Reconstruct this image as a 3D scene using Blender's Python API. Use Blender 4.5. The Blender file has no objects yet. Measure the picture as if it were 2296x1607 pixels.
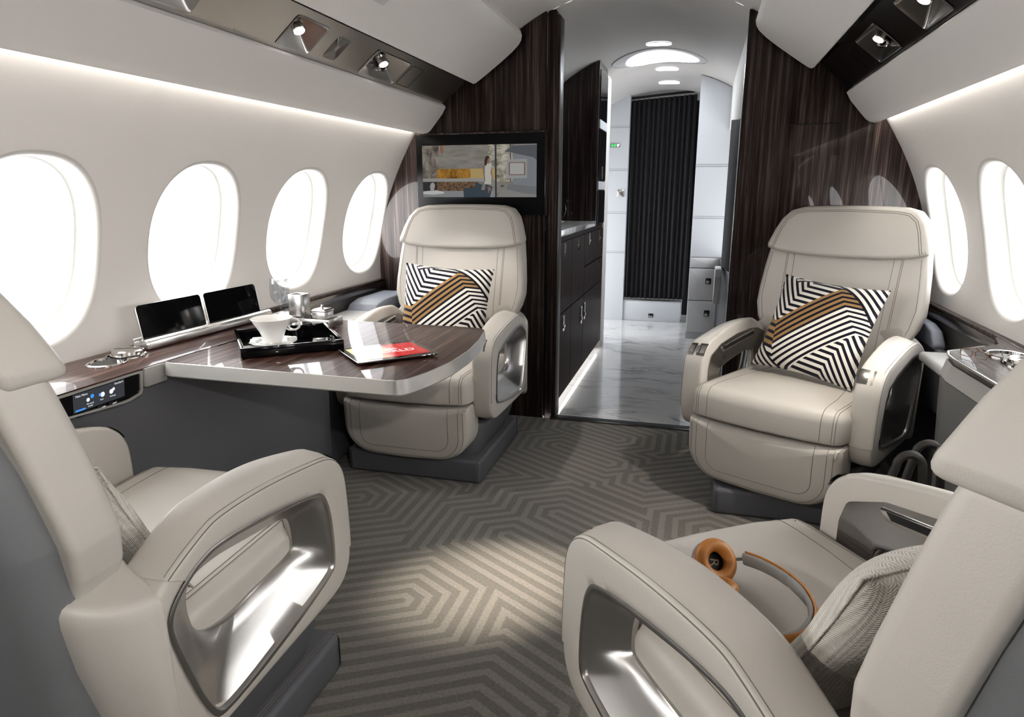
import bpy, bmesh, math, random
from math import sin, cos, pi, sqrt, radians as rad
from mathutils import Vector, Matrix, Euler
from mathutils.bvhtree import BVHTree
random.seed(4)
scn = bpy.context.scene
COL = scn.collection

# ------------------------------------------------------------------ scene-graph helpers
def link(o, parent=None):
    COL.objects.link(o)
    if parent is not None:
        o.parent = parent
    return o

def tag(o, label=None, cat=None, group=None, kind=None):
    if label: o['label'] = label
    if cat: o['category'] = cat
    if group: o['group'] = group
    if kind: o['kind'] = kind
    return o

def thing(name, label, cat, loc=(0, 0, 0), rz=0.0, group=None):
    o = bpy.data.objects.new(name, None)
    o.empty_display_size = 0.05
    o.location = loc
    o.rotation_euler = (0, 0, rz)
    link(o)
    return tag(o, label, cat, group)

def copy_tree(o, parent=None):
    c = o.copy()
    COL.objects.link(c)
    c.parent = parent
    for ch in list(o.children):
        copy_tree(ch, c)
    return c

# ------------------------------------------------------------------ mesh builder
class MB:
    def __init__(self):
        self.bm = bmesh.new()
        self.mi = 0
    def mat(self, i):
        self.mi = i
        return self
    def _absorb(self, t, M=None):
        if M is not None:
            bmesh.ops.transform(t, matrix=M, verts=t.verts)
        for f in t.faces:
            f.material_index = self.mi
        me = bpy.data.meshes.new('tmp')
        t.to_mesh(me); t.free()
        self.bm.from_mesh(me)
        bpy.data.meshes.remove(me)
    def raw(self, verts, faces, mis=None):
        vs = [self.bm.verts.new(v) for v in verts]
        for k, f in enumerate(faces):
            try:
                fc = self.bm.faces.new([vs[i] for i in f])
                fc.material_index = self.mi if mis is None else mis[k]
            except ValueError:
                pass
        return self
    def box(self, c, s, bev=0.0, seg=2, rot=None):
        t = bmesh.new()
        bmesh.ops.create_cube(t, size=1.0)
        bmesh.ops.scale(t, vec=s, verts=t.verts)
        if bev > 0:
            bmesh.ops.bevel(t, geom=list(t.edges), offset=bev, segments=seg, profile=0.5, affect='EDGES')
        M = Matrix.Translation(c)
        if rot is not None:
            M = M @ Euler(rot).to_matrix().to_4x4()
        self._absorb(t, M)
        return self
    def prism(self, outline, d, F=None, bev=0.0, seg=2, M=None):
        """outline: list of (u,v); extruded w from 0..d ; default maps u->x v->y w->z"""
        t = bmesh.new()
        a = [t.verts.new((u, v, 0)) for u, v in outline]
        b = [t.verts.new((u, v, d)) for u, v in outline]
        n = len(outline)
        t.faces.new(a[::-1]); t.faces.new(b)
        for i in range(n):
            t.faces.new((a[i], a[(i + 1) % n], b[(i + 1) % n], b[i]))
        bmesh.ops.recalc_face_normals(t, faces=t.faces)
        if bev > 0:
            ed = [e for e in t.edges if len(e.link_faces) == 2 and e.calc_face_angle(0) > 0.5]
            bmesh.ops.bevel(t, geom=ed, offset=bev, segments=seg, profile=0.5, affect='EDGES')
        if F is not None:
            for v in t.verts:
                v.co = F(*v.co)
        self._absorb(t, M)
        return self
    def loft(self, secs, closed=True, caps=True, wrap=False):
        n = len(secs[0]); V = []; Fc = []
        for s in secs: V += [tuple(p) for p in s]
        m = len(secs)
        for k in range(m if wrap else m - 1):
            k2 = (k + 1) % m
            for i in range(n if closed else n - 1):
                j = (i + 1) % n
                Fc.append((k * n + i, k * n + j, k2 * n + j, k2 * n + i))
        if caps and not wrap:
            Fc.append(tuple(range(n))[::-1]); Fc.append(tuple(range((m - 1) * n, m * n)))
        return self.raw(V, Fc)
    def grid(self, fn, nu, nv):
        V = [tuple(fn(i / nu, j / nv)) for j in range(nv + 1) for i in range(nu + 1)]
        Fc = [(j * (nu + 1) + i, j * (nu + 1) + i + 1, (j + 1) * (nu + 1) + i + 1, (j + 1) * (nu + 1) + i)
              for j in range(nv) for i in range(nu)]
        return self.raw(V, Fc)
    def tube(self, path, r, n=8, closed=False, caps=True, flat=None):
        P = [Vector(p) for p in path]
        m = len(P); secs = []
        up = None
        for i, p in enumerate(P):
            if closed: t = P[(i + 1) % m] - P[i - 1]
            else: t = P[min(i + 1, m - 1)] - P[max(i - 1, 0)]
            t.normalize()
            if up is None:
                up = Vector((0, 0, 1)) if abs(t.z) < 0.9 else Vector((1, 0, 0))
            up = (up - t * up.dot(t))
            if up.length < 1e-6: up = t.orthogonal()
            up.normalize()
            s = t.cross(up)
            rr = r(i / (m - 1)) if callable(r) else r
            rx, ry = (rr, rr) if flat is None else flat
            secs.append([p + s * (cos(2 * pi * k / n) * rx) + up * (sin(2 * pi * k / n) * ry) for k in range(n)])
        return self.loft(secs, True, caps and not closed, wrap=closed)
    def lathe(self, prof, n=32, M=None, cap=True):
        """prof: list of (r,z)"""
        V = []; Fc = []
        for r, z in prof:
            for k in range(n):
                a = 2 * pi * k / n
                p = Vector((r * cos(a), r * sin(a), z))
                V.append(tuple(M @ p) if M is not None else tuple(p))
        for i in range(len(prof) - 1):
            for k in range(n):
                k2 = (k + 1) % n
                Fc.append((i * n + k, i * n + k2, (i + 1) * n + k2, (i + 1) * n + k))
        if cap and prof[0][0] > 1e-5: Fc.append(tuple(range(n))[::-1])
        if cap and prof[-1][0] > 1e-5: Fc.append(tuple(range((len(prof) - 1) * n, len(prof) * n)))
        return self.raw(V, Fc)
    def pad(self, outline, th, r, bulge, F, seg=4, rings=6, back=True, rb=0.0):
        """cushion-like slab: rounded front edge of radius r, domed by bulge.  F(u,v,d)->xyz"""
        n = len(outline)
        O = [Vector((u, v)) for u, v in outline]
        c = sum(O, Vector((0, 0))) / n
        area = sum(O[i].x * O[(i + 1) % n].y - O[(i + 1) % n].x * O[i].y for i in range(n))
        sg = 1 if area > 0 else -1
        N = []
        for i in range(n):
            t = (O[(i + 1) % n] - O[i - 1]).normalized()
            N.append(Vector((-t.y, t.x)) * sg)
        loops = []
        if rb > 0:
            for k in range(seg + 1):
                a = pi / 2 * k / seg
                loops.append(([O[i] + N[i] * (rb * (1 - sin(a))) for i in range(n)], rb * (1 - cos(a))))
        else:
            loops.append((O, 0.0))
        for k in range(seg + 1):
            a = pi / 2 * k / seg
            loops.append(([O[i] + N[i] * (r * (1 - cos(a))) for i in range(n)], th - r + r * sin(a)))
        base = loops[-1][0]
        for k in range(1, rings + 1):
            s = 1 - k / rings * 0.999
            loops.append(([c + (p - c) * s for p in base], th + bulge * (1 - s * s)))
        V = []; Fc = []
        for L, d in loops:
            V += [tuple(F(p.x, p.y, d)) for p in L]
        m = len(loops)
        for k in range(m - 1):
            for i in range(n):
                j = (i + 1) % n
                Fc.append((k * n + i, k * n + j, (k + 1) * n + j, (k + 1) * n + i))
        Fc.append(tuple(range((m - 1) * n, m * n)))
        if back: Fc.append(tuple(range(n))[::-1])
        return self.raw(V, Fc)
    def bvh(self):
        bmesh.ops.recalc_face_normals(self.bm, faces=self.bm.faces)
        self.bm.verts.ensure_lookup_table(); self.bm.faces.ensure_lookup_table()
        return BVHTree.FromBMesh(self.bm)
    def seams(self, lines, direction, mi, r=0.0014, res=0.006, start=1.0):
        """stitched piping: lines projected on the present mesh along direction"""
        tree = self.bvh(); d = Vector(direction).normalized(); old = self.mi; self.mi = mi
        out = []
        for ln in lines:
            pts = resample(ln, res); path = []
            for p in pts:
                p = Vector(p)
                h = tree.ray_cast(p - d * start, d)
                if h[0] is not None:
                    if path and (h[0] - path[-1]).length > 0.05:
                        if len(path) > 3: out.append(path)
                        path = []
                    path.append(h[0])
            if len(path) > 3: out.append(path)
        for p in out: self.tube(p, r, 6)
        self.mi = old
        return self
    def obj(self, name, mats, parent=None, sharp=35, loc=None, smooth=True, uv=None):
        bm = self.bm
        bmesh.ops.recalc_face_normals(bm, faces=bm.faces)
        if uv is not None:
            L = bm.loops.layers.uv.new('UVMap')
            for f in bm.faces:
                for lp in f.loops: lp[L].uv = uv(lp.vert.co)
        me = bpy.data.meshes.new(name)
        bm.to_mesh(me); bm.free()
        if not isinstance(mats, (list, tuple)): mats = [mats]
        for m in mats: me.materials.append(m)
        if smooth:
            me.polygons.foreach_set('use_smooth', [True] * len(me.polygons))
            if sharp: me.set_sharp_from_angle(angle=rad(sharp))
        o = bpy.data.objects.new(name, me)
        link(o, parent)
        if loc is not None: o.location = loc
        return o

def resample(ln, res):
    out = [Vector(ln[0])]
    for a, b in zip(ln[:-1], ln[1:]):
        a, b = Vector(a), Vector(b)
        k = max(1, int((b - a).length / res))
        for i in range(1, k + 1): out.append(a.lerp(b, i / k))
    return out

def rpoly(pts, rads, seg=5):
    """polygon with rounded corners; rads scalar or list"""
    n = len(pts); out = []
    if not isinstance(rads, (list, tuple)): rads = [rads] * n
    for i in range(n):
        p = Vector(pts[i]); a = Vector(pts[i - 1]); b = Vector(pts[(i + 1) % n]); r = rads[i]
        if r <= 0: out.append((p.x, p.y)); continue
        u = (a - p).normalized(); v = (b - p).normalized()
        ang = u.angle(v)
        if ang > pi - 0.05: out.append((p.x, p.y)); continue
        t = min(r / math.tan(ang / 2), (a - p).length * 0.49, (b - p).length * 0.49)
        rr = t * math.tan(ang / 2)
        c = p + (u + v).normalized() * (rr / sin(ang / 2))
        s = p + u * t - c; e = p + v * t - c
        a0 = math.atan2(s.y, s.x); a1 = math.atan2(e.y, e.x)
        da = (a1 - a0 + pi) % (2 * pi) - pi
        for k in range(seg + 1):
            q = a0 + da * k / seg
            out.append((c.x + rr * cos(q), c.y + rr * sin(q)))
    return out

def chaikin(pl, n=3):
    for _ in range(n):
        out = []
        for i in range(len(pl)):
            a, b = pl[i], pl[(i + 1) % len(pl)]
            out += [(a[0] * .75 + b[0] * .25, a[1] * .75 + b[1] * .25), (a[0] * .25 + b[0] * .75, a[1] * .25 + b[1] * .75)]
        pl = out
    return pl

def dens(outline, res):
    n = len(outline); out = []
    for i in range(n):
        a = Vector(outline[i]); b = Vector(outline[(i + 1) % n])
        k = max(1, int((b - a).length / res))
        for j in range(k):
            q = a.lerp(b, j / k); out.append((q.x, q.y))
    return out

def polar(poly, c, N):
    """sample a star-shaped polygon at N even angles about c"""
    out = []
    n = len(poly)
    for k in range(N):
        a = 2 * pi * k / N; dx, dy = cos(a), sin(a); best = None
        for i in range(n):
            x1, y1 = poly[i][0] - c[0], poly[i][1] - c[1]; x2, y2 = poly[(i + 1) % n][0] - c[0], poly[(i + 1) % n][1] - c[1]
            ex, ey = x2 - x1, y2 - y1
            den = dx * ey - dy * ex
            if abs(den) < 1e-12: continue
            t = (x1 * ey - y1 * ex) / den; s = (x1 * dy - y1 * dx) / den
            if t > 0 and -1e-9 <= s <= 1 + 1e-9:
                if best is None or t > best: best = t
        out.append((c[0] + dx * best, c[1] + dy * best))
    return out

def lerpt(tab, x):
    if x <= tab[0][0]: return tab[0][1]
    for (x0, y0), (x1, y1) in zip(tab[:-1], tab[1:]):
        if x <= x1: return y0 + (y1 - y0) * (x - x0) / (x1 - x0)
    return tab[-1][1]

# ------------------------------------------------------------------ shader helpers
class NX:
    """tiny expression compiler to Math nodes"""
    def __init__(s, nt, v): s.nt = nt; s.v = v
    def _op(s, op, *args):
        n = s.nt.nodes.new('ShaderNodeMath'); n.operation = op
        for i, a in enumerate((s,) + args):
            v = a.v if isinstance(a, NX) else a
            if isinstance(v, (int, float)): n.inputs[i].default_value = v
            else: s.nt.links.new(v, n.inputs[i])
        return NX(s.nt, n.outputs[0])
    def __add__(s, o): return s._op('ADD', o)
    def __radd__(s, o): return s._op('ADD', o)
    def __sub__(s, o): return s._op('SUBTRACT', o)
    def __rsub__(s, o): return (s * -1.0) + o
    def __mul__(s, o): return s._op('MULTIPLY', o)
    def __rmul__(s, o): return s._op('MULTIPLY', o)
    def __truediv__(s, o): return s._op('DIVIDE', o)
    def __neg__(s): return s * -1.0
    def min(s, o): return s._op('MINIMUM', o)
    def max(s, o): return s._op('MAXIMUM', o)
    def abs(s): return s._op('ABSOLUTE')
    def frac(s): return s._op('FRACT')
    def floor(s): return s._op('FLOOR')
    def sqrt(s): return s._op('SQRT')
    def lt(s, o): return s._op('LESS_THAN', o)
    def gt(s, o): return s._op('GREATER_THAN', o)
    def sin(s): return s._op('SINE')
    def clamp(s, a, b): return s.max(a).min(b)
    def pingpong(s, o): return s._op('PINGPONG', o)
    def step(s, lo, hi): return ((s - lo) * (1.0 / (hi - lo))).clamp(0.0, 1.0)

def newmat(name):
    m = bpy.data.materials.new(name); m.use_nodes = True
    nt = m.node_tree; b = nt.nodes['Principled BSDF']
    return m, nt, b

def setp(b, **k):
    names = dict(base='Base Color', rough='Roughness', metal='Metallic', coat='Coat Weight', coatr='Coat Roughness', ior='IOR',
                 spec='Specular IOR Level', sheen='Sheen Weight', emis='Emission Color', estr='Emission Strength', trans='Transmission Weight',
                 aniso='Anisotropic', alpha='Alpha', sss='Subsurface Weight')
    for q, v in k.items():
        if q in ('base', 'emis') and len(v) == 3: v = tuple(v) + (1,)
        b.inputs[names[q]].default_value = v

def coords(nt, kind='Object', scale=(1, 1, 1), rot=(0, 0, 0)):
    tc = nt.nodes.new('ShaderNodeTexCoord'); mp = nt.nodes.new('ShaderNodeMapping')
    mp.inputs['Scale'].default_value = scale; mp.inputs['Rotation'].default_value = rot
    nt.links.new(tc.outputs[kind], mp.inputs['Vector'])
    return mp.outputs[0]

def noise(nt, vec, scale, detail=3, rough=0.5, dist=0.0):
    n = nt.nodes.new('ShaderNodeTexNoise')
    n.inputs['Scale'].default_value = scale; n.inputs['Detail'].default_value = detail
    n.inputs['Roughness'].default_value = rough; n.inputs['Distortion'].default_value = dist
    nt.links.new(vec, n.inputs['Vector'])
    return n.outputs[0]

def ramp(nt, fac, stops):
    r = nt.nodes.new('ShaderNodeValToRGB')
    e = r.color_ramp.elements
    while len(e) < len(stops): e.new(0.5)
    for el, (p, c) in zip(e, stops):
        el.position = p; el.color = tuple(c) + ((1,) if len(c) == 3 else ())
    nt.links.new(fac, r.inputs[0])
    return r.outputs[0]

def mixc(nt, fac, a, b):
    n = nt.nodes.new('ShaderNodeMix'); n.data_type = 'RGBA'
    for sock, v in ((n.inputs[0], fac), (n.inputs[6], a), (n.inputs[7], b)):
        if hasattr(v, 'links') or hasattr(v, 'is_linked'): nt.links.new(v, sock)
        elif isinstance(v, NX): nt.links.new(v.v, sock)
        elif isinstance(v, (int, float)): sock.default_value = v
        else: sock.default_value = tuple(v) + ((1,) if len(v) == 3 else ())
    return n.outputs[2]

def bump(nt, b, h, strength, dist=0.001, normal_in=None):
    n = nt.nodes.new('ShaderNodeBump'); n.inputs['Strength'].default_value = strength; n.inputs['Distance'].default_value = dist
    nt.links.new(h, n.inputs['Height'])
    nt.links.new(n.outputs[0], b.inputs['Normal'])

def simple(name, base, rough=0.5, metal=0.0, **k):
    m, nt, b = newmat(name); setp(b, base=base, rough=rough, metal=metal, **k)
    return m

def leather(name, col, rough=0.42, bs=0.25, scale=420):
    m, nt, b = newmat(name)
    v = coords(nt)
    n1 = noise(nt, v, 3.0, 2); n2 = noise(nt, v, scale, 2, 0.6)
    c = mixc(nt, n1, [x * 0.93 for x in col], [min(1, x * 1.07) for x in col])
    nt.links.new(c, b.inputs['Base Color'])
    setp(b, rough=rough, spec=0.45)
    vo = nt.nodes.new('ShaderNodeTexVoronoi'); vo.inputs['Scale'].default_value = scale
    nt.links.new(v, vo.inputs['Vector'])
    h = NX(nt, vo.outputs['Distance']) * 0.6 + NX(nt, n2)
    bump(nt, b, h.v, bs, 0.0006)
    return m

def wood(name, axis, cols, rough=0.4, coat=0.8, fine=1.0, coatr=0.025):
    """axis = index of the grain direction in object space"""
    m, nt, b = newmat(name)
    s1 = [70 * fine] * 3; s1[axis] = 1.2
    s2 = [260 * fine] * 3; s2[axis] = 5.0
    n1 = noise(nt, coords(nt, scale=s1), 1.0, 3, 0.6)
    n2 = noise(nt, coords(nt, scale=s2), 1.0, 2, 0.6)
    f = (NX(nt, n1) * 0.6 + NX(nt, n2) * 0.4)
    c = ramp(nt, f.v, [(0.34, cols[0]), (0.50, cols[1]), (0.66, cols[2])])
    nt.links.new(c, b.inputs['Base Color'])
    setp(b, rough=rough, coat=coat, coatr=coatr, spec=0.15)
    return m

def metal(name, col, rough=0.28, axis=None, bs=0.015):
    m, nt, b = newmat(name)
    setp(b, base=col, metal=1.0, rough=rough)
    if axis is not None:
        s = [900.0] * 3; s[axis] = 8.0
        n = noise(nt, coords(nt, scale=s), 1.0, 2)
        r = NX(nt, n) * 0.08 + (rough - 0.04)
        nt.links.new(r.v, b.inputs['Roughness'])
        bump(nt, b, n, bs, 0.0004)
    return m

def emit(name, col, strength):
    m = bpy.data.materials.new(name); m.use_nodes = True; nt = m.node_tree
    nt.nodes.remove(nt.nodes['Principled BSDF'])
    e = nt.nodes.new('ShaderNodeEmission'); e.inputs[0].default_value = tuple(col) + (1,); e.inputs[1].default_value = strength
    nt.links.new(e.outputs[0], nt.nodes['Material Output'].inputs[0])
    return m

# ------------------------------------------------------------------ materials
M = {}
M['leather'] = leather('cream_leather', (0.53, 0.50, 0.46))
M['seam'] = simple('stitch_thread', (0.20, 0.18, 0.155), 0.7)
M['thread'] = simple('pale_thread', (0.50, 0.47, 0.43), 0.7)
M['leather_dark'] = leather('charcoal_leather', (0.142, 0.144, 0.158), 0.5, 0.2)
M['shell'] = leather('slate_grey_leather', (0.19, 0.193, 0.203), 0.5, 0.2)
M['leather_grey'] = leather('grey_leather', (0.22, 0.235, 0.27), 0.45, 0.15)
M['pale_pad'] = leather('pale_grey_leather', (0.44, 0.44, 0.43), 0.42, 0.15)
M['brushed'] = metal('brushed_steel', (0.56, 0.545, 0.53), 0.33)
M['strip_steel'] = metal('dark_brushed_steel', (0.55, 0.535, 0.52), 0.3)
M['strip_dark'] = metal('bronze_dark_metal', (0.115, 0.105, 0.10), 0.28)
M['chrome'] = metal('polished_steel', (0.72, 0.70, 0.68), 0.1)
M['gunmetal'] = metal('gunmetal', (0.30, 0.29, 0.28), 0.22)
M['silver'] = metal('satin_silver', (0.70, 0.69, 0.67), 0.25)
M['edge'] = simple('pale_satin_edge', (0.62, 0.61, 0.59), 0.28, 0.55)
EB = [(0.011, 0.0066, 0.0058), (0.036, 0.0245, 0.0215), (0.130, 0.098, 0.088)]
M['ebony'] = wood('ebony_veneer_upright', 2, EB, coat=0.5)
RD = [(0.013, 0.0045, 0.0035), (0.045, 0.018, 0.013), (0.15, 0.085, 0.066)]
M['rosewood'] = wood('rosewood_veneer', 1, RD, fine=0.9, coat=0.38)
M['ebony_h'] = wood('ebony_veneer_flat', 1, [(0.010, 0.006, 0.005), (0.028, 0.018, 0.015), (0.09, 0.066, 0.058)], coat=0.38)
M['galley_wood'] = wood('galley_veneer', 2, [(0.007, 0.0025, 0.002), (0.024, 0.009, 0.007), (0.065, 0.030, 0.023)], coat=0.06, rough=0.5)
M['ebony_dull'] = wood('ebony_veneer_edge', 2, EB, coat=0.15)
M['black'] = simple('black_gloss', (0.006, 0.006, 0.007), 0.07, coat=0.1, spec=0.35)
M['black_matte'] = simple('black_satin', (0.012, 0.012, 0.013), 0.4)
M['dark'] = simple('dark_gap', (0.01, 0.01, 0.01), 0.8)
M['porcelain'] = simple('white_porcelain', (0.85, 0.84, 0.82), 0.12, coat=0.4)
M['white'] = simple('white_plastic', (0.72, 0.715, 0.72), 0.45)
M['tan'] = leather('tan_leather', (0.46, 0.20, 0.055), 0.4, 0.1, 600)

def lining(name, col, rough=0.55):
    m, nt, b = newmat(name); setp(b, base=col, rough=rough, spec=0.35)
    n = noise(nt, coords(nt), 500, 2)
    bump(nt, b, n, 0.06, 0.0004)
    return m
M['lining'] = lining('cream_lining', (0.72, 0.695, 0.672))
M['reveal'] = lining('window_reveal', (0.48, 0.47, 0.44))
M['lip'] = lining('window_lip', (0.62, 0.605, 0.58))
M['soffit'] = lining('soffit_lining', (0.76, 0.735, 0.71))
M['cool_white'] = lining('cool_white_panel', (0.62, 0.635, 0.66), 0.4)
M['grey_panel'] = lining('grey_side_panel', (0.16, 0.157, 0.155), 0.5)
M['grey_band'] = lining('warm_grey_band', (0.36, 0.35, 0.335), 0.4)
M['mid_grey'] = lining('mid_grey_trim', (0.30, 0.305, 0.32), 0.45)

def carpet():
    m, nt, b = newmat('carpet_hexagon_weave')
    tc = nt.nodes.new('ShaderNodeTexCoord'); sx = nt.nodes.new('ShaderNodeSeparateXYZ')
    nt.links.new(tc.outputs['Object'], sx.inputs[0])
    wob = noise(nt, tc.outputs['Object'], 60, 2)
    x = NX(nt, sx.outputs[0]) + (NX(nt, wob) - 0.5) * 0.006; y = NX(nt, sx.outputs[1])
    segs = [((-.433, 1.577), (-.72, 1.41)), ((-.235, 2.024), (.13, 1.81)), ((.034, 2.151), (-.10, 2.23)), ((.198, 2.621), (.55, 2.82)),
            ((-.24, 2.91), (.02, 2.76)), ((-.887, 2.159), (-1.2, 1.98)), ((.027, 3.069), (-.2, 3.2)), ((-.36, 1.02), (-.10, 1.17)),
            ((.44, 2.24), (.75, 2.06)), ((.42, 1.35), (.8, 1.57)), ((.1, .55), (.1, .9)), ((-.7, .5), (-.4, .32)), ((.7, .6), (1.0, .43))]
    best = None
    for (ax, ay), (bx_, by_) in segs:
        ex, ey = bx_ - ax, by_ - ay; L = sqrt(ex * ex + ey * ey); ex /= L; ey /= L
        dx = x - ax; dy = y - ay
        t = (dx * ex + dy * ey).clamp(0.0, L)
        qx = (dx - t * ex); qy = (dy - t * ey)
        h1 = qx.abs()
        a = qx * 0.5; c = qy * 0.8660254
        d = h1.max((a + c).abs()).max((a - c).abs())
        best = d if best is None else best.min(d)
    f = (best * (1 / 0.047)).frac()
    stripe = f.pingpong(0.5) * 2.0
    s = stripe.step(0.42, 0.62)
    fib = noise(nt, tc.outputs['Object'], 900, 2, 0.7)
    blot = noise(nt, tc.outputs['Object'], 130, 3, 0.7)
    v = (NX(nt, fib) * 0.5 + NX(nt, blot) * 0.5).step(0.3, 0.7)
    dark = mixc(nt, v, (0.112, 0.104, 0.094), (0.235, 0.221, 0.202))
    light = mixc(nt, v, (0.162, 0.152, 0.138), (0.335, 0.315, 0.288))
    nt.links.new(mixc(nt, s, dark, light), b.inputs['Base Color'])
    setp(b, rough=0.95, spec=0.1, sheen=0.2)
    h = s * 1.0 + NX(nt, fib) * 0.5
    bump(nt, b, h.v, 0.5, 0.003)
    return m
M['carpet'] = carpet()

def marble(name, base=(0.74, 0.73, 0.72)):
    m, nt, b = newmat(name)
    v = coords(nt, rot=(0, 0, 0.25), scale=(1.0, 2.4, 1.0))
    n = noise(nt, v, 1.9, 5, 0.6, 1.4)
    a = ((NX(nt, n) - 0.5).abs() * 22.0).clamp(0.0, 1.0)
    n2 = noise(nt, v, 2.2, 3)
    k = NX(nt, n2).step(0.45, 0.7)
    vein = (a.max(1.0 - k))
    c = mixc(nt, vein, (0.36, 0.355, 0.36), base)
    nt.links.new(c, b.inputs['Base Color'])
    setp(b, rough=0.12, coat=0.3)
    return m
M['marble'] = marble('white_marble')

def knit():
    m, nt, b = newmat('cream_herringbone_knit')
    tc = nt.nodes.new('ShaderNodeTexCoord'); sx = nt.nodes.new('ShaderNodeSeparateXYZ')
    nt.links.new(tc.outputs['UV'], sx.inputs[0])
    x = NX(nt, sx.outputs[0]) * 22.0; y = NX(nt, sx.outputs[1]) * 90.0
    zig = x.pingpong(0.5) * 2.0
    h = (y + zig * 2.2).frac().pingpong(0.5) * 2.0
    h2 = ((x * 4.0).frac().pingpong(0.5) * 2.0)
    hh = h * 0.7 + h2 * 0.5
    nt.links.new(mixc(nt, hh.clamp(0.0, 1.0), (0.42, 0.39, 0.345), (0.74, 0.71, 0.655)), b.inputs['Base Color'])
    setp(b, rough=0.9, spec=0.15, sheen=0.3)
    bump(nt, b, hh.v, 0.6, 0.003)
    return m
M['knit'] = knit()

def pillow_print():
    m, nt, b = newmat('geometric_print_fabric')
    tc = nt.nodes.new('ShaderNodeTexCoord'); sx = nt.nodes.new('ShaderNodeSeparateXYZ')
    nt.links.new(tc.outputs['UV'], sx.inputs[0])
    u = NX(nt, sx.outputs[0]); v = NX(nt, sx.outputs[1])
    P = 0.072                        # stripe period
    # central band: levels of w = v - g(u); g bends at u1 and u2
    slope = 0.93
    ul = 0.155; ur = 0.66 
    kl = u - (0.150 + (0.48 - v) * 0.16)          # left kink line
    # boundary value of band measured along its diagonal part
    diag = v - u * slope
    left = v + (u - 0.0) * 0.24 - (0.15 * (slope + 0.24))
    # right kink line runs through (.615,.914),(.735,.739),(.908,.49)
    # use intersection of two linear fields -> min()
    rs = 0.15
    c_r = 0.915 - 0.62 * slope                     # diag value at the apex
    # right field chosen equal to diag on the kink line u = .62 + (.914 - v)*.69
    k = 0.69
    # field r = a*u + b*v + c, with r == diag along kink; b=1.75
    bb = 1.0 + 0.69 * 0.9
    # along kink du = -k dv: diag changes by dv*(1+k*slope); want a*(-k)+b = 1+k*slope
    a_ = (bb - (1 + k * slope)) / k
    cc = c_r - a_ * 0.62 - bb * 0.914
    right = u * a_ + v * bb + cc
    w = diag.max(left).min(right) if False else diag
    onleft = kl.lt(0.0)
    onright = (u - (v * (-k) + (0.62 + k * 0.914))).gt(0.0)
    w = diag + onleft * (left - diag)
    w = w + onright * (right - w)
    top = c_r                                       # upper border of the band
    q = (w * -1.0 + top) * (1.0 / P)
    band_st = q.frac().lt(0.55)
    gold = q.lt(3.8) 
    # border tests
    below_top = w.lt(top)
    low = 0.006 - 0.361 * slope - 0.0
    above_low = diag.gt(low) .max(onright * w.gt(low))
    # right arc: circle; left arc mirrored (pattern has point symmetry about the centre)
    def arc(uu, vv):
        cx_, cy_, R_ = 0.42, 0.36, 0.605
        d = ((uu - cx_) * (uu - cx_) + (vv - cy_) * (vv - cy_)).sqrt()
        return d - R_
    ra = arc(u, v)
    la = arc(1.0 - u, 0.93 - v)
    # upper-left chevrons: steep then flat
    def chev(uu, vv):
        l1 = vv * 0.62 + uu * 0.98
        l2 = vv * 1.0 + uu * 0.10 + 0.0
        kk = (vv - 0.867) - (uu - 0.304) * 2.37     # kink line
        off = (0.867 * 0.62 + 0.304 * 0.98) - (0.867 + 0.0304)
        s_ = kk.gt(0.0)
        # scale flat field so that both agree on the kink line
        k1 = (0.62 * 2.37 + 0.98) / (2.37 + 0.10)
        f2 = (vv - 0.867 + (uu - 0.304) * 0.10) * k1 + (0.867 * 0.62 + 0.304 * 0.98)
        return l1 * s_ + f2 * (1.0 - s_)
    ca = (chev(u, v) * (1 / 0.058)).frac().lt(0.52)
    cb = (chev(1.0 - u, 0.93 - v) * (1 / 0.058)).frac().lt(0.52)
    ars = (ra * (1 / 0.050)).frac().gt(0.45); als = (la * (1 / 0.050)).frac().gt(0.45)
    inband = below_top * above_low
    white = inband * band_st + (1.0 - below_top) * ca + below_top * (1.0 - above_low) * cb
    inr = ra.gt(0.0) * (u + v).gt(1.1); inl = la.gt(0.0) * (u + v).lt(0.8)
    white = white + inr * (ars - white)
    white = white + inl * (als - white)
    isgold = inband * gold * (1.0 - inr) * (1.0 - inl)
    light = mixc(nt, isgold, (0.74, 0.71, 0.65), (0.33, 0.205, 0.09))
    c = mixc(nt, white, (0.010, 0.008, 0.018), light)
    nt.links.new(c, b.inputs['Base Color'])
    setp(b, rough=0.8, spec=0.2, sheen=0.15)
    n = noise(nt, coords(nt), 900, 2)
    bump(nt, b, n, 0.15, 0.001)
    return m
M['print'] = pillow_print()

def pane_mat():
    m = bpy.data.materials.new('window_acrylic'); m.use_nodes = True; nt = m.node_tree
    nt.nodes.remove(nt.nodes['Principled BSDF'])
    t = nt.nodes.new('ShaderNodeBsdfTransparent'); g = nt.nodes.new('ShaderNodeBsdfGlossy'); g.inputs['Roughness'].default_value = 0.02
    mx = nt.nodes.new('ShaderNodeMixShader')
    t.inputs[0].default_value = (0.97, 0.975, 0.98, 1)
    mx.inputs[0].default_value = 0.05; nt.links.new(t.outputs[0], mx.inputs[1]); nt.links.new(g.outputs[0], mx.inputs[2])
    nt.links.new(mx.outputs[0], nt.nodes['Material Output'].inputs[0])
    return m
M['pane'] = pane_mat()
M['glass'] = pane_mat(); M['glass'].name = 'clear_glass'
M['realglass'] = pane_mat(); M['realglass'].name = 'crystal_glass'
for n_ in M['realglass'].node_tree.nodes:
    if n_.type == 'MIX_SHADER': n_.inputs[0].default_value = 0.06
    if n_.type == 'BSDF_TRANSPARENT': n_.inputs[0].default_value = (0.92, 0.93, 0.94, 1)

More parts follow.
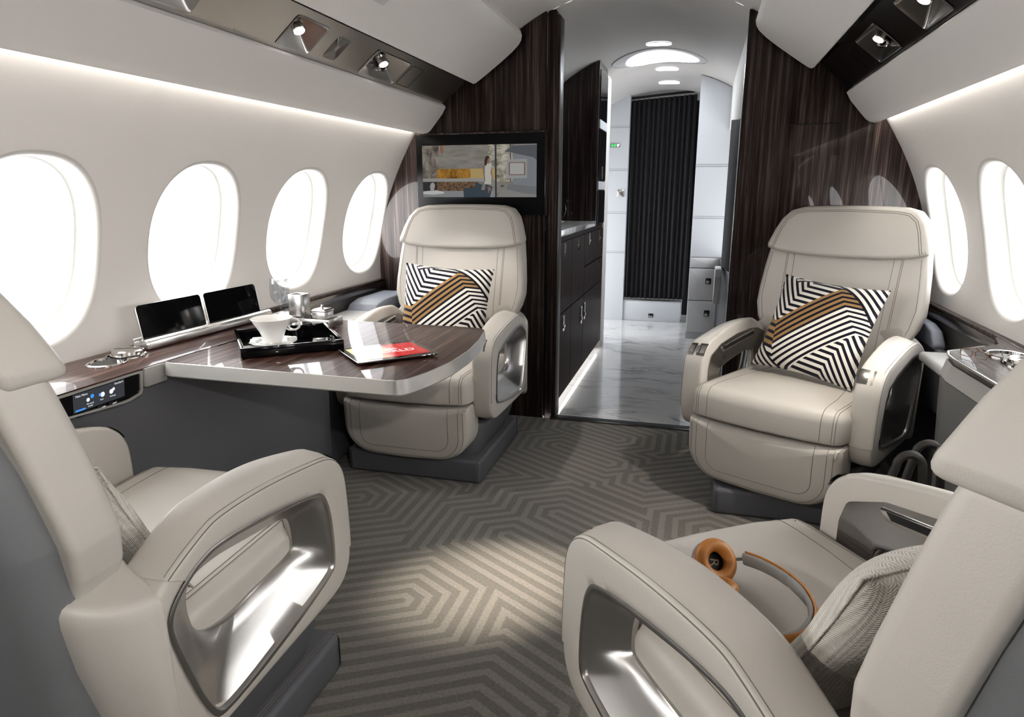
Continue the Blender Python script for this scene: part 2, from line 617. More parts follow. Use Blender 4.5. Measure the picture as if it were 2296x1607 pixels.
# ------------------------------------------------------------------ camera
RW = ((0.96359,0.26738,-0.00153),(0.063227,-0.233412,-0.97032),(-0.259801,0.934894,-0.241819))
cam = bpy.data.cameras.new('camera'); cam.sensor_width = 36.0; cam.sensor_fit = 'HORIZONTAL'
cam.lens = 1500.0 / 2296.0 * 36.0
cam.clip_start = 0.02
co = bpy.data.objects.new('camera', cam); link(co)
mw = Matrix(((RW[0][0], -RW[1][0], -RW[2][0], 0.344), (RW[0][1], -RW[1][1], -RW[2][1], 0.0), (RW[0][2], -RW[1][2], -RW[2][2], 1.16), (0, 0, 0, 1)))
co.matrix_world = mw
scn.camera = co
scn.view_settings.view_transform = 'Standard'
try: scn.view_settings.look = 'Medium High Contrast'
except TypeError as e: print('LOOK', e)
scn.view_settings.exposure = 0.60
scn.cycles.use_denoising = True
scn.cycles.max_bounces = 6
scn.cycles.diffuse_bounces = 3
scn.cycles.glossy_bounces = 4
scn.cycles.use_light_tree = False
scn.cycles.use_adaptive_sampling = True
scn.cycles.adaptive_threshold = 0.09
scn.cycles.transparent_max_bounces = 12
scn.cycles.sample_clamp_indirect = 6.0
# ================================================================== ROOM SHELL
YB = 3.28          # face of the cross-cabin bulkhead
Y0 = -2.45         # rear end of the modelled cabin
def XW(z): return 1.299 - (z - 0.75) ** 2 / 2.12
def arcz(x, top=2.05, r=0.98): return top - r + sqrt(max(0.0, r * r - x * x))

def struct(o): o['kind'] = 'structure'; return o

# floor (carpet) and galley floor (marble)
b = MB(); b.raw([(-1.35, Y0, 0), (1.35, Y0, 0), (1.35, YB, 0), (-1.35, YB, 0)], [(0, 1, 2, 3)])
struct(b.obj('floor', M['carpet'], smooth=False))
b = MB(); b.box((0.15, (YB + 7.0) / 2 + 0.03, -0.005), (2.4, 7.0 - YB - 0.06 + 0.06, 0.012))
struct(b.obj('floor.001', M['marble'], smooth=False))
b = MB(); b.box((0.07, YB - 0.006, 0.003), (0.86, 0.012, 0.010)).mat(1).box((0.07, YB + 0.022, 0.004), (0.86, 0.040, 0.010))
struct(b.obj('trim_1', [M['gunmetal'], M['black_matte']], smooth=False))

# ceiling: shallow vault running from cabin into the galley passage
def vault(y0, y1, top0, top1, xm, n=28):
    secs = []
    for y, tp in ((y0, top0), (y1, top1)):
        secs.append([(xm * (2 * i / n - 1), y, arcz(xm * (2 * i / n - 1), tp)) for i in range(n + 1)])
    return secs
b = MB()
b.loft(vault(Y0, 3.31, 2.05, 2.05, 0.70), closed=False, caps=False)
b.loft(vault(3.31, 5.4, 2.05, 2.05, 0.95), closed=False, caps=False)
b.loft(vault(5.4, 6.6, 2.05, 1.985, 0.95), closed=False, caps=False)
struct(b.obj('ceiling', M['lining'], sharp=20))

# overhead soffits
SOF = [(0.600, 1.945), (0.534, 1.899), (0.519, 1.884), (0.512, 1.862), (0.516, 1.842), (0.527, 1.824), (0.56, 1.793), (0.61, 1.755), (0.67, 1.713), (0.715, 1.682),
       (0.740, 1.666), (0.752, 1.662), (0.763, 1.668), (0.771, 1.690), (0.80, 1.748), (0.88, 1.765), (0.952, 1.70), (0.93, 1.602), (0.918, 1.581), (0.905, 1.572), (0.897, 1.562),
       (0.915, 1.531), (0.955, 1.484), (0.982, 1.454), (0.998, 1.443), (1.018, 1.438), (1.036, 1.442), (1.043, 1.452), (1.043, 1.50)]
def soffit(s, name):
    b = MB()
    ys = [Y0, 3.262]
    secs = [[(s * x, y, z) for x, z in SOF] for y in ys]
    b.loft(secs, closed=False, caps=False)
    # end cap, rounded slightly back to the bulkhead
    b.raw([(s * x, 3.262, z) for x, z in SOF] + [(s * 1.043, 3.262, 1.95)], [tuple(range(len(SOF) + 1))])
    return struct(b.obj(name, M['soffit'], sharp=28))
soffit(-1, 'ceiling_soffit_left'); soffit(1, 'ceiling_soffit_right')

# curved side walls with window openings
WIN_HALF = 0.214; WIN_H = 0.252; WIN_Z = 1.006
def sup(a, bb, n, t):
    c, s_ = cos(t), sin(t)
    return (a * abs(c) ** (2 / n) * (1 if c >= 0 else -1), bb * abs(s_) ** (2 / n) * (1 if s_ >= 0 else -1))
def side_wall(s, centres, name, first_idx):
    b = MB(); zl, zh = 0.69, 1.475
    P = lambda y, z, d=0.0: (s * (XW(z) + d * 0.974), y, z + d * 0.228)
    N = 64
    edges = [Y0] + [(a + c) / 2 for a, c in zip(centres[:-1], centres[1:])] + [YB]
    ang = [2 * pi * k / N for k in range(N)]
    for ci, yc in enumerate(centres):
        y0, y1 = edges[ci], edges[ci + 1]
        rect = polar([(y0 - yc, zl - WIN_Z), (y1 - yc, zl - WIN_Z), (y1 - yc, zh - WIN_Z), (y0 - yc, zh - WIN_Z)], (0, 0), N)
        # snap the corners so the cells meet exactly
        for cx_, cz_ in ((y0 - yc, zl - WIN_Z), (y1 - yc, zl - WIN_Z), (y1 - yc, zh - WIN_Z), (y0 - yc, zh - WIN_Z)):
            k = min(range(N), key=lambda i: (rect[i][0] - cx_) ** 2 + (rect[i][1] - cz_) ** 2)
            rect[k] = (cx_, cz_)
        hole = []
        for k in range(N):
            poly = None
        sp = [sup(WIN_HALF, WIN_H, 2.35, t) for t in [2 * pi * i / 240 for i in range(240)]]
        hole = polar(sp, (0, 0), N)
        V = []; F = []
        R = 8
        for r_ in range(R + 1):
            t = (r_ / R)
            for k in range(N):
                yy = rect[k][0] * (1 - t) + hole[k][0] * t; zz = rect[k][1] * (1 - t) + hole[k][1] * t
                V.append(P(yc + yy, WIN_Z + zz))
        for r_ in range(R):
            for k in range(N):
                k2 = (k + 1) % N
                F.append((r_ * N + k, r_ * N + k2, (r_ + 1) * N + k2, (r_ + 1) * N + k))
        b.raw(V, F)
        # window surround: rolled lip then deep funnel to the pane
        w = MB(); loops = []
        lip = 0.015
        for q in range(7):
            a = pi / 2 * q / 6
            loops.append((lip * sin(a), lip * (1 - cos(a))))
        loops += [(lip + 0.003, 0.035), (lip + 0.008, 0.062), (lip + 0.013, 0.066)]
        V = []; F = []
        for ins, dep in loops:
            for k in range(N):
                L = sqrt(hole[k][0] ** 2 + hole[k][1] ** 2); q = (L - ins) / L
                V.append(P(yc + hole[k][0] * q, WIN_Z + hole[k][1] * q, dep))
        for r_ in range(len(loops) - 1):
            for k in range(N):
                k2 = (k + 1) % N
                F.append((r_ * N + k, r_ * N + k2, (r_ + 1) * N + k2, (r_ + 1) * N + k))
        w.raw(V, F)
        nl = 6 * N
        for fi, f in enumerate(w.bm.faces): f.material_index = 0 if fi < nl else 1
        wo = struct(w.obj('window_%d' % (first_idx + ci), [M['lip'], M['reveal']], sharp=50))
        pn = MB(); V = []
        for k in range(N):
            L = sqrt(hole[k][0] ** 2 + hole[k][1] ** 2); q = (L - lip - 0.013) / L
            V.append(P(yc + hole[k][0] * q, WIN_Z + hole[k][1] * q, 0.065))
        pn.raw(V, [tuple(range(N))])
        pn.obj('window_pane', M['pane'], wo, smooth=False)
        # daylight outside the window
        if yc < -0.5: continue
        ld = bpy.data.lights.new('daylight', 'AREA'); ld.shape = 'RECTANGLE'; ld.size = 0.56; ld.size_y = 0.62
        ld.energy = DAY_L if s < 0 else DAY_R
        ld.color = (1.0, 0.985, 0.96)
        lo = bpy.data.objects.new('daylight', ld); link(lo)
        lo.location = P(yc, WIN_Z + 0.03, 0.22)
        lo.rotation_euler = Vector((-s * 0.974, 0, -0.228)).to_track_quat('-Z', 'Y').to_euler()
    bmesh.ops.remove_doubles(b.bm, verts=b.bm.verts, dist=0.0004)
    return struct(b.obj(name, M['lining'], sharp=None))
DAY_L, DAY_R = 3.6, 3.0
cl = [3.076 - 0.592 * k for k in range(9)][::-1]
cr = [3.005 - 0.57 * k for k in range(9)][::-1]
side_wall(-1, cl, 'wall_left', 1)
side_wall(1, cr, 'wall_right', 10)
# lower side walls below the windows
for s, nm in ((-1, 'wall_lower_left'), (1, 'wall_lower_right')):
    b = MB()
    prof = [(1.298, 0.70), (1.292, 0.60), (1.275, 0.40), (1.24, 0.15), (1.20, 0.0)]
    b.loft([[(s * x, y, z) for x, z in prof] for y in (Y0, YB)], closed=False, caps=False)
    struct(b.obj(nm, M['grey_panel']))
# rear closing wall
b = MB(); b.raw([(-1.4, Y0, 0), (1.4, Y0, 0), (1.4, Y0, 2.1), (-1.4, Y0, 2.1)], [(0, 1, 2, 3)])
struct(b.obj('wall_back', M['ebony'], smooth=False))

# cross-cabin bulkhead in glossy ebony, two wings
def bulk(outline, d, y, mat, name):
    b = MB()
    b.prism(outline, d, F=lambda u, v, w: (u, y + w, v), bev=0.004, seg=2)
    return struct(b.obj(name, mat, sharp=30))
hull = [(XW(z) + .012, z) for z in (1.47, 1.36, 1.25, 1.14, 1.03, .92, .80, .70)] + [(1.29, .60), (1.27, .40), (1.235, .15), (1.19, 0)]
Lx = [(-1.19, -.02), (-0.402, -.02), (-0.402, 1.968)] + [(-0.45 - 0.05 * k, arcz(0.45 + 0.05 * k) + 0.0) for k in range(0, 4)] + [(-1.04, 1.95)] + [(-x, z) for x, z in hull[:-1]]
bulk(Lx, 0.045, YB, M['ebony'], 'wall_front_left')
b = MB()
b.box((-0.378, YB + 0.060, 0.976), (0.042, 0.075, 1.995), 0.006)
b.box((-0.352, YB + 0.082, 0.966), (0.022, 0.10, 1.975), 0.004)
struct(b.obj('door_1', M['ebony_dull'], sharp=30))
Rx = [(1.19, -.02), (0.486, -.02), (0.486, 1.915), (0.53, 1.90), (1.04, 1.95)] + hull[:-1]
bulk(Rx, 0.05, YB, M['ebony'], 'wall_front_right')
b = MB(); b.box((0.489, YB + 0.03, 0.85), (0.008, 0.05, 1.70), 0.003)
struct(b.obj('trim_2', M['chrome'], sharp=30))
b = MB(); b.box((0.79, YB - 0.0005, 1.375), (0.20, 0.002, 0.13), 0.0); b.mat(1).box((0.79, YB - 0.001, 1.4405), (0.206, 0.003, 0.005), 0); b.box((0.8905, YB - 0.001, 1.375), (0.005, 0.003, 0.134), 0)
struct(b.obj('trim_5', [M['ebony'], M['dark']], smooth=False))
# upper edge trim rails along both walls, ahead of the consoles
for s, nm, ya in ((-1, 'trim_3', 2.20), (1, 'trim_4', 2.20)):
    b = MB()
    b.box((s * 1.287, (ya + YB) / 2, 0.705), (0.03, YB - ya, 0.012), 0.002)
    b.mat(1).box((s * 1.280, (ya + YB) / 2, 0.681), (0.024, YB - ya, 0.036), 0.004)
    struct(b.obj(nm, [M['ebony'], M['gunmetal']], sharp=30))

# ------------------------------------------------------------------ light
w = bpy.data.worlds.new('sky'); scn.world = w; w.use_nodes = True
bg = w.node_tree.nodes['Background']; bg.inputs[0].default_value = (0.95, 0.97, 1.0, 1); bg.inputs[1].default_value = 2.2

def area(loc, direction, sx, sy, e, col=(1, 1, 1), name='light'):
    ld = bpy.data.lights.new(name, 'AREA'); ld.shape = 'RECTANGLE'; ld.size = sx; ld.size_y = sy; ld.energy = e; ld.color = col
    o = bpy.data.objects.new(name, ld); link(o); o.location = loc
    o.rotation_euler = Vector(direction).to_track_quat('-Z', 'Y').to_euler()
    return o
def spot(loc, target, e, ang, blend=0.4, col=(1, 0.9, 0.76), r=0.02, name='reading_and_fill_beam'):
    ld = bpy.data.lights.new(name, 'SPOT'); ld.energy = e; ld.spot_size = rad(ang); ld.spot_blend = blend; ld.color = col; ld.shadow_soft_size = r
    o = bpy.data.objects.new(name, ld); link(o); o.location = loc
    o.rotation_euler = (Vector(target) - Vector(loc)).to_track_quat('-Z', 'Y').to_euler()
    return o
# cove strips: behind the lower soffit lip (wash the walls)
for s in (-1, 1):
    o = area((s * 1.0475, 1.2, 1.468), (0, 0, -1), 0.006, 4.1, 3.6, (1.0, 0.95, 0.88), 'wall_wash')
# added fill spots with no lamp behind them, brightening the near seat backs
spot((.80, -.35, 1.60), (-.62, .85, .70), 30, 60, 0.8, (1, .95, .88))
spot((-.80, -.35, 1.60), (.60, .85, .72), 30, 60, 0.8, (1, .95, .88))
# ================================================================== SEATS
# seat space: x lateral (the sitter's right arm is at -x), front is -y, z up
def YF(z):   # front face of the backrest
    return lerpt([(0.30, 0.20), (0.45, 0.233), (0.67, 0.280), (0.91, 0.335), (1.0, 0.368), (1.06, 0.395), (1.10, 0.412)], z)

def pz(half):  # mirror a right-hand outline (x>=0, bottom to top)
    return half + [(-x, z) for x, z in reversed(half) if x > 1e-6]

OUT = chaikin([(-.262, .252), (-.298, .45), (-.294, .559), (-.247, .590), (-.174, .621), (-.132, .632), (0, .629), (.15, .609), (.232, .594), (.276, .548),
             (.285, .473), (.291, .334), (.272, .292), (.240, .268), (.168, .258), (-.161, .246)], 3)
INN = chaikin([(-.162, .264), (-.206, .292), (-.262, .470), (-.268, .526), (-.205, .572), (-.128, .587), (.129, .547), (.200, .517), (.216, .353), (.196, .318)],
            3)
INJ = chaikin([(-.150, .368), (-.176, .488), (-.135, .528), (.135, .494), (.152, .470), (.158, .405), (.140, .392)], 3)
NA = 176; CC = (0.0, 0.43)
PO, PI_, PJ = polar(OUT, CC, NA), polar(INN, CC, NA), polar(INJ, CC, NA)

def arm_sections(s, idx, infl=0.0):
    """rounded sections of the arm ring; s=+1/-1 side"""
    xo, xi = 0.345 + infl, 0.268 - infl
    secs = []
    for k in idx:
        k %= NA
        o = Vector(PO[k]); i1 = Vector(PI_[k]); j1 = Vector(PJ[k])
        c = Vector(CC); dr = (o - c).normalized()
        o = o + dr * infl
        top = max(0.0, dr.y)
        o2 = o + dr * (0.022 * top)            # inner crest of the pad stands higher
        r = 0.011
        pts = []
        # outer face, from the opening out to the rim
        pts.append((xo - 0.002, i1)); pts.append((xo, i1.lerp(o, 0.25))); pts.append((xo, i1.lerp(o, 0.6)))
        for q in range(5):
            a = pi / 2 * q / 4
            pts.append((xo - r * (1 - cos(a)), o - dr * (r * (1 - sin(a)))))
        pts.append(((xo + xi) / 2, o.lerp(o2, 0.5) + dr * 0.003))
        for q in range(5):
            a = pi / 2 * q / 4
            pts.append((xi + r * (1 - sin(a)), o2 - dr * (r * (1 - cos(a)))))
        pts.append((xi, j1.lerp(o2, 0.5))); pts.append((xi, j1))
        secs.append([(s * x, -p.x, p.y) for x, p in pts])
    return secs

def idx_of(f, z):
    a = math.atan2(z - CC[1], f - CC[0]) % (2 * pi)
    return int(round(a / (2 * pi) * NA))
K_FRONT = idx_of(.291, .345)              # lower end of the front pad  (slightly below horizontal -> near NA)
K_REAR = idx_of(-.262, .582)
if K_FRONT > NA // 2: K_FRONT -= NA

def build_seat():
    root = thing('lounge_seat', 'seat', 'seat')
    # ---- plinth
    base = MB()
    base.prism(rpoly([(-.300, -.292), (.300, -.292), (.300, .292), (-.300, .292)], 0.02, 3), 0.100, bev=0.014, seg=3)
    base.seams([[(x, -.28, .1), (x, .28, .1)] for x in (-.279, -.272, .272, .279)], (0, 0, -1), 1, 0.001)
    base_o = base.obj('base', [M['leather_dark'], M['seam']], root)
    b = MB()
    b.loft([rpoly3(.262, -.235, .27, .101, .05), rpoly3(.285, -.24, .28, .17, .05), rpoly3(.300, -.225, .285, .235, .05), rpoly3(.255, -.22, .285, .25, .05), rpoly3(.255, -.20, .285, .345, .05)])
    b.obj('seat_pan', M['leather_dark'], root)
    # ---- leg rest
    half = [(0.0, .108), (.14, .112)] + [(.14 + .133 * sin(a), .112 + .12 * (1 - cos(a))) for a in [pi / 2 * k / 8 for k in range(1, 9)]] + [(.274, .30), (.273, .335), (.266, .343), (.14, .339), (0.0, .337)]
    outl = dens(pz(half), 0.02)
    b = MB()
    FL_ = lambda u, v, d: (u, -.245 - d + 0.10 * max(0.0, u * u) * 1.2 + 0.12 * (0.34 - v) * 0.25, v)
    b.pad(outl, 0.128, 0.030, 0.004, FL_, seg=5, rings=8)
    def ushape(x, zb, r, zt=.338):
        return [(-x, -1, zt), (-x, -1, zb + r)] + [(-x + r * (1 - cos(a)), -1, zb + r * (1 - sin(a))) for a in [pi / 2 * k / 8 for k in range(1, 9)]] + \
               [(x - r * (1 - sin(a)), -1, zb + r * (1 - cos(a))) for a in [pi / 2 * k / 8 for k in range(0, 9)]] + [(x, -1, zt)]
    b.seams([ushape(.190, .158, .05), ushape(.232, .128, .09), ushape(.252, .117, .105)], (0, 1, 0), 1, 0.0010)
    b.obj('leg_rest', [M['leather'], M['seam']], root)
    # ---- seat cushion
    o2 = [(-.276, .30), (-.276, -.30), (-.262, -.352), (-.15, -.372), (0, -.378), (.15, -.372), (.262, -.352), (.276, -.30), (.276, .30)]
    outl = dens(rpoly(o2, [.01, .05, .04, .1, .1, .1, .04, .05, .01], 4), 0.02)
    def FC(u, v, d):
        z = .350 + d
        if d > 0.05: z += -0.10 * (v + .378) * (0.35 if v > -.378 else 0) * min(1, (d - .05) / .06)
        return (u, v, z)
    b = MB()
    b.pad(outl, 0.118, 0.045, 0.010, FC, seg=6, rings=10, rb=0.012)
    lines = []
    for s in (-1, 1):
        lines.append([(s * .150, .24, 1), (s * .172, .0, 1), (s * .196, -.20, 1), (s * .200, -.33, 1), (s * .200, -.362, 1)])
        lines.append([(s * .238, .24, 1), (s * .238, .0, 1), (s * .238, -.30, 1), (s * .236, -.345, 1)])
        lines.append([(s * .247, .24, 1), (s * .247, .0, 1), (s * .247, -.30, 1), (s * .245, -.340, 1)])
    lines.append([(-.150, .05, 1), (-.08, .085, 1), (.08, .085, 1), (.150, .05, 1)])
    b.seams(lines, (0, 0, -1), 1, 0.0010)
    fl = []
    for s in (-1, 1):
        fl += [[(s * .200, -1, .47), (s * .200, -1, .36)], [(s * .236, -1, .465), (s * .236, -1, .36)], [(s * .245, -1, .46), (s * .245, -1, .36)]]
    b.seams(fl, (0, 1, 0), 1, 0.0010)
    b.obj('seat_cushion', [M['leather'], M['seam']], root)
    # ---- backrest
    half = [(0.0, .40), (.235, .40), (.246, .50), (.272, .57), (.306, .635), (.321, .69), (.320, .75), (.312, .85), (.303, .92), (.285, 1.0), (.266, 1.045), (.235, 1.078), (.19, 1.090), (.10, 1.094), (0.0, 1.095)]
    outl = dens(rpoly(pz(half), 0.04, 3), 0.02)
    def FB(u, v, d):
        q = min(1.0, abs(u) / 0.32)
        y = YF(v) + 0.095 - d
        y += (1 - q ** 2.2) * 0.014 * (d / 0.095)
        return (u, y, v)
    b = MB()
    b.pad(outl, 0.095, 0.028, 0.0, FB, seg=5, rings=10, rb=0.012)
    lines = []
    for s in (-1, 1):
        lines += [[(s * .178, -1, .50), (s * .190, -1, .905)], [(s * .206, -1, .50), (s * .216, -1, .905)],
                  [(s * .212, -1, .50), (s * .222, -1, .905)],
                  [(s * .235, -1, .52), (s * .283, -1, .65), (s * .296, -1, .72), (s * .292, -1, .80), (s * .282, -1, .91)]]
    b.seams(lines, (0, 1, 0), 1, 0.0009)
    b.obj('backrest', [M['leather'], M['seam']], root)
    # ---- headrest pad
    half = [(0.0, .898), (.15, .901), (.25, .911), (.306, .925), (.308, .945), (.291, 1.0), (.272, 1.047), (.240, 1.083), (.19, 1.097), (.10, 1.101), (0.0, 1.102)]
    outl = dens(rpoly(pz(half), [0.05, .05, .03, .012, .02, .04, .04, .03, .05, .05, .05] + [.05, .05, .03, .04, .04, .02, .012, .03, .05][:9], 3), 0.018)
    def FH(u, v, d):
        q = min(1.0, abs(u) / 0.30)
        return (u, YF(v) + 0.075 - d + (1 - q ** 2) * 0.008, v)
    b = MB()
    b.pad(outl, 0.100, 0.024, 0.006, FH, seg=5, rings=8, rb=0.012)
    arc = [(-.283, -1, .93), (-.262, -1, 1.01), (-.245, -1, 1.05), (-.215, -1, 1.075), (-.17, -1, 1.083), (0, -1, 1.087), (.17, -1, 1.083), (.215, -1, 1.075), (.245, -1, 1.05), (.262, -1, 1.01), (.283, -1, .93)]
    b.seams([arc, [(x * .978, y, z - .006) for x, y, z in arc]], (0, 1, 0), 1, 0.0011)
    b.obj('headrest', [M['leather'], M['seam']], root)
    # ---- rear shell
    half = [(0.0, .16), (.20, .16), (.262, .22), (.268, .48), (.288, .62), (.300, .70), (.296, .80), (.282, .92), (.258, 1.02), (.225, 1.06), (.15, 1.078), (0.0, 1.08)]
    outl = dens(rpoly(pz(half), 0.03, 3), 0.025)
    b = MB()
    b.pad(outl, 0.085, 0.05, 0.022, lambda u, v, d: (u, YF(max(v, .40)) + 0.080 + d, v), seg=5, rings=8)
    b.obj('back_shell', M['shell'], root)
    # ---- arms
    for s in (-1, 1):
        side_name = 'arm'
        idx_low = list(range(K_REAR, NA + K_FRONT + 1))
        b = MB(); b.loft(arm_sections(s, idx_low))
        # rear wing wrapping behind the backrest
        wing = [(.3466, -.270), (.3476, -.292), (.342, -.322), (.322, -.358), (.290, -.388), (.24, -.400), (.15, -.395), (.15, -.30), (.235, -.270), (.30, -.272)]
        ztop = [.572, .575, .580, .592, .606, .62, .62, .62, .655, .61]
        zbot = [.235, .225, .22, .215, .21, .205, .20, .20, .205, .225]
        secs = []
        for t, ins in ((0, .012), (.02, .003), (.05, 0), (.3, 0), (.6, 0), (.9, 0), (.96, .002), (.99, .008), (1.0, .016)):
            sec = []
            for (x, f), zt, zb in zip(wing, ztop, zbot):
                cx_, cf_ = .25, -.27
                L = sqrt((x - cx_) ** 2 + (f - cf_) ** 2); q = (L - ins) / L
                z = zb + (zt - zb) * t
                # wall leans a little inward towards the floor
                k = max(0.32, 1 - 0.85 * (1 - t)) if f < -.29 else 1
                sec.append((s * (cx_ + (x - cx_) * q * (1 if x < .3 else 1)) , -(cf_ + (f - cf_) * q * k), z))
            secs.append(sec)
        secs = [smooth_closed(sec, 4) for sec in secs]
        b.loft(secs)
        arm = b.obj('armrest', M['leather'], root, sharp=50)
        # upper pad (slightly prouder leather wrap) with its stitching
        b = MB(); b.loft(arm_sections(s, range(K_FRONT, K_REAR + 1), 0.0022))
        tl = []
        pth = []
        for k in range(K_FRONT, K_REAR + 1):
            o = Vector(PO[k % NA]); dr = (o - Vector(CC)).normalized(); q = o - dr * 0.003
            pth.append((s * 0.3455, -q.x, q.y))
        b.mat(1).tube(pth, 0.0011, 6)
        pth2 = [(x - s * 0.008, y, z + 0.0048 * 0.9) for x, y, z in pth]
        b.tube(pth2, 0.0009, 6)
        b.obj('arm_pad', [M['leather'], M['seam']], arm, sharp=50)
        # flared metal opening
        b = MB(); secs = []
        for nm in range(NA):
            pass
        rings = []
        c = Vector(CC)
        for P0, grow, x in ((PI_, 0.004, .3470), (PI_, -0.001, .3485), (PI_, -0.006, .3475), (PI_, -0.009, .343), (PI_, -0.010, .338)):
            rings.append([(s * x, -(Vector(p) + (Vector(p) - c).normalized() * grow).x, (Vector(p) + (Vector(p) - c).normalized() * grow).y) for p in P0])
        for t in (0.25, 0.5, 0.75, 1.0):
            ring = []
            for p, j in zip(PI_, PJ):
                p = Vector(p) - (Vector(p) - c).normalized() * 0.010
                q = p.lerp(Vector(j), t)
                ring.append((s * (.338 + (.288 - .338) * (t ** 0.8)), -q.x, q.y))
            rings.append(ring)
        for ins, x in ((0.003, .284), (0.006, .282), (0.006, .272), (0.002, .2655), (-0.006, .2645)):
            rings.append([(s * x, -(Vector(p) - (Vector(p) - c).normalized() * ins).x, (Vector(p) - (Vector(p) - c).normalized() * ins).y) for p in PJ])
        b.loft(rings, True, False)
        b.obj('metal_surround', M['brushed'], arm, sharp=40)
        if s < 0:
            # inner steel plate, stowage slot and switches on the sitter's right arm
            KO = polar(rpoly([(-.285, .30), (-.285, .565), (-.20, .598), (-.13, .605), (.0, .602), (.14, .583), (.222, .548), (.236, .50), (.236, .30)], .02, 3), CC, NA)
            x0, x1 = .266, .2615
            rr = []
            for P0, g, x in ((KO, 0, x0 + .004), (KO, 0, x1), (PJ, .014, x1 - .001), (PJ, .006, x1 - .003), (PJ, 0.0, x1 - .001), (PJ, -0.006, x0 + .01)):
                rr.append([(s * x, -(Vector(p) + (Vector(p) - c).normalized() * g).x, (Vector(p) + (Vector(p) - c).normalized() * g).y) for p in P0])
            b = MB(); b.loft(rr, True, False)
            b.obj('inner_plate', M['gunmetal'], arm, sharp=40)
            b = MB()
            sl = rpoly([(-.155, .572), (.125, .548), (.155, .572), (-.155, .600)], .006, 3)
            b.prism(sl, 0.004, F=lambda u, v, w: (s * (x1 + .002 - w), -u, v), bev=.001)
            b.mat(1).prism([(-.15, .578), (.118, .555), (.132, .569), (-.15, .592)], 0.005, F=lambda u, v, w: (s * (x1 + .002 - w), -u, v))
            b.obj('stowage_slot', [M['chrome'], M['black_matte']], arm)
        # switch plate set in the front bend of the pad
        b = MB()
        k0, k1 = idx_of(.268, .548), idx_of(.236, .592)
        xa, xb = (.268, .318) if s > 0 else (.2655, .338)
        secs = []
        for k in range(k0, k1 + 1):
            o = Vector(PO[k]); dr = (o - c).normalized(); o = o + dr * .0030
            top = max(0.0, dr.y)
            row = []
            for x in (xa, xa + .004, (xa + xb) / 2, xb - .004, xb):
                t = (x - .268) / .077
                q = o + dr * (0.022 * top * (1 - t)) + dr * (0.0018 if xa < x < xb else 0.0)
                row.append((s * x, -q.x, q.y))
            secs.append(row)
        b.loft(secs, closed=False, caps=False)
        b.obj('switch_plate', M['gunmetal'], arm)
        if s < 0:
            for t0, t1 in ((.02, .30), (.36, .62), (.68, .95)):
                b = MB(); secs = []
                for k in range(k0 + 1, k1):
                    o = Vector(PO[k]); dr = (o - c).normalized(); top = max(0.0, dr.y); row = []
                    for tt in (t0, t1):
                        x = xa + (xb - xa) * tt; t = (x - .268) / .077
                        q = o + dr * (.0030 + .0032 + 0.022 * top * (1 - t))
                        row.append((s * x, -q.x, q.y))
                    secs.append(row)
                b.loft(secs, closed=False, caps=False)
                b.obj('button', M['brushed'], arm)
    return root

def rpoly3(x, y0, y1, z, r):
    return [(u, v, z) for u, v in rpoly([(-x, y0), (x, y0), (x, y1), (-x, y1)], r, 4)]
def smooth_closed(sec, n):
    """Catmull-Rom resample of a closed 3D loop"""
    P = [Vector(p) for p in sec]; m = len(P); out = []
    for i in range(m):
        p0, p1, p2, p3 = P[i - 1], P[i], P[(i + 1) % m], P[(i + 2) % m]
        for j in range(n):
            t = j / n
            out.append(tuple(0.5 * ((2 * p1) + (p2 - p0) * t + (2 * p0 - 5 * p1 + 4 * p2 - p3) * t * t + (3 * p1 - p0 - 3 * p2 + p3) * t ** 3)))
    return out

seat0 = build_seat()
SEATS = [
    ((-.755, 2.69, 0), 0, 'cream leather lounge seat behind the folding table, below the television'),
    ((.748, 2.68, 0), -27, 'cream leather lounge seat right of the doorway, turned towards the aisle'),
    ((-.755, .994, 0), 180, 'cream leather lounge seat seen from behind at the near end of the rosewood table'),
    ((.590, 1.052, 0), 217, 'cream leather lounge seat seen from behind with headphones lying on its cushion'),
]
SEAT_OBJS = []
for i, (loc, a, lab) in enumerate(SEATS):
    o = seat0 if i == 0 else copy_tree(seat0)
    o.location = loc; o.rotation_euler = (0, 0, rad(a)); o['label'] = lab; o['group'] = 'lounge seats of the four-seat club'
    SEAT_OBJS.append(o)
    for ch in o.children:                      # the plinth stays square to the cabin when the seat swivels
        if ch.name.startswith('base'):
            ch.rotation_euler = (0, 0, rad(-a if i not in (2,) else 0))
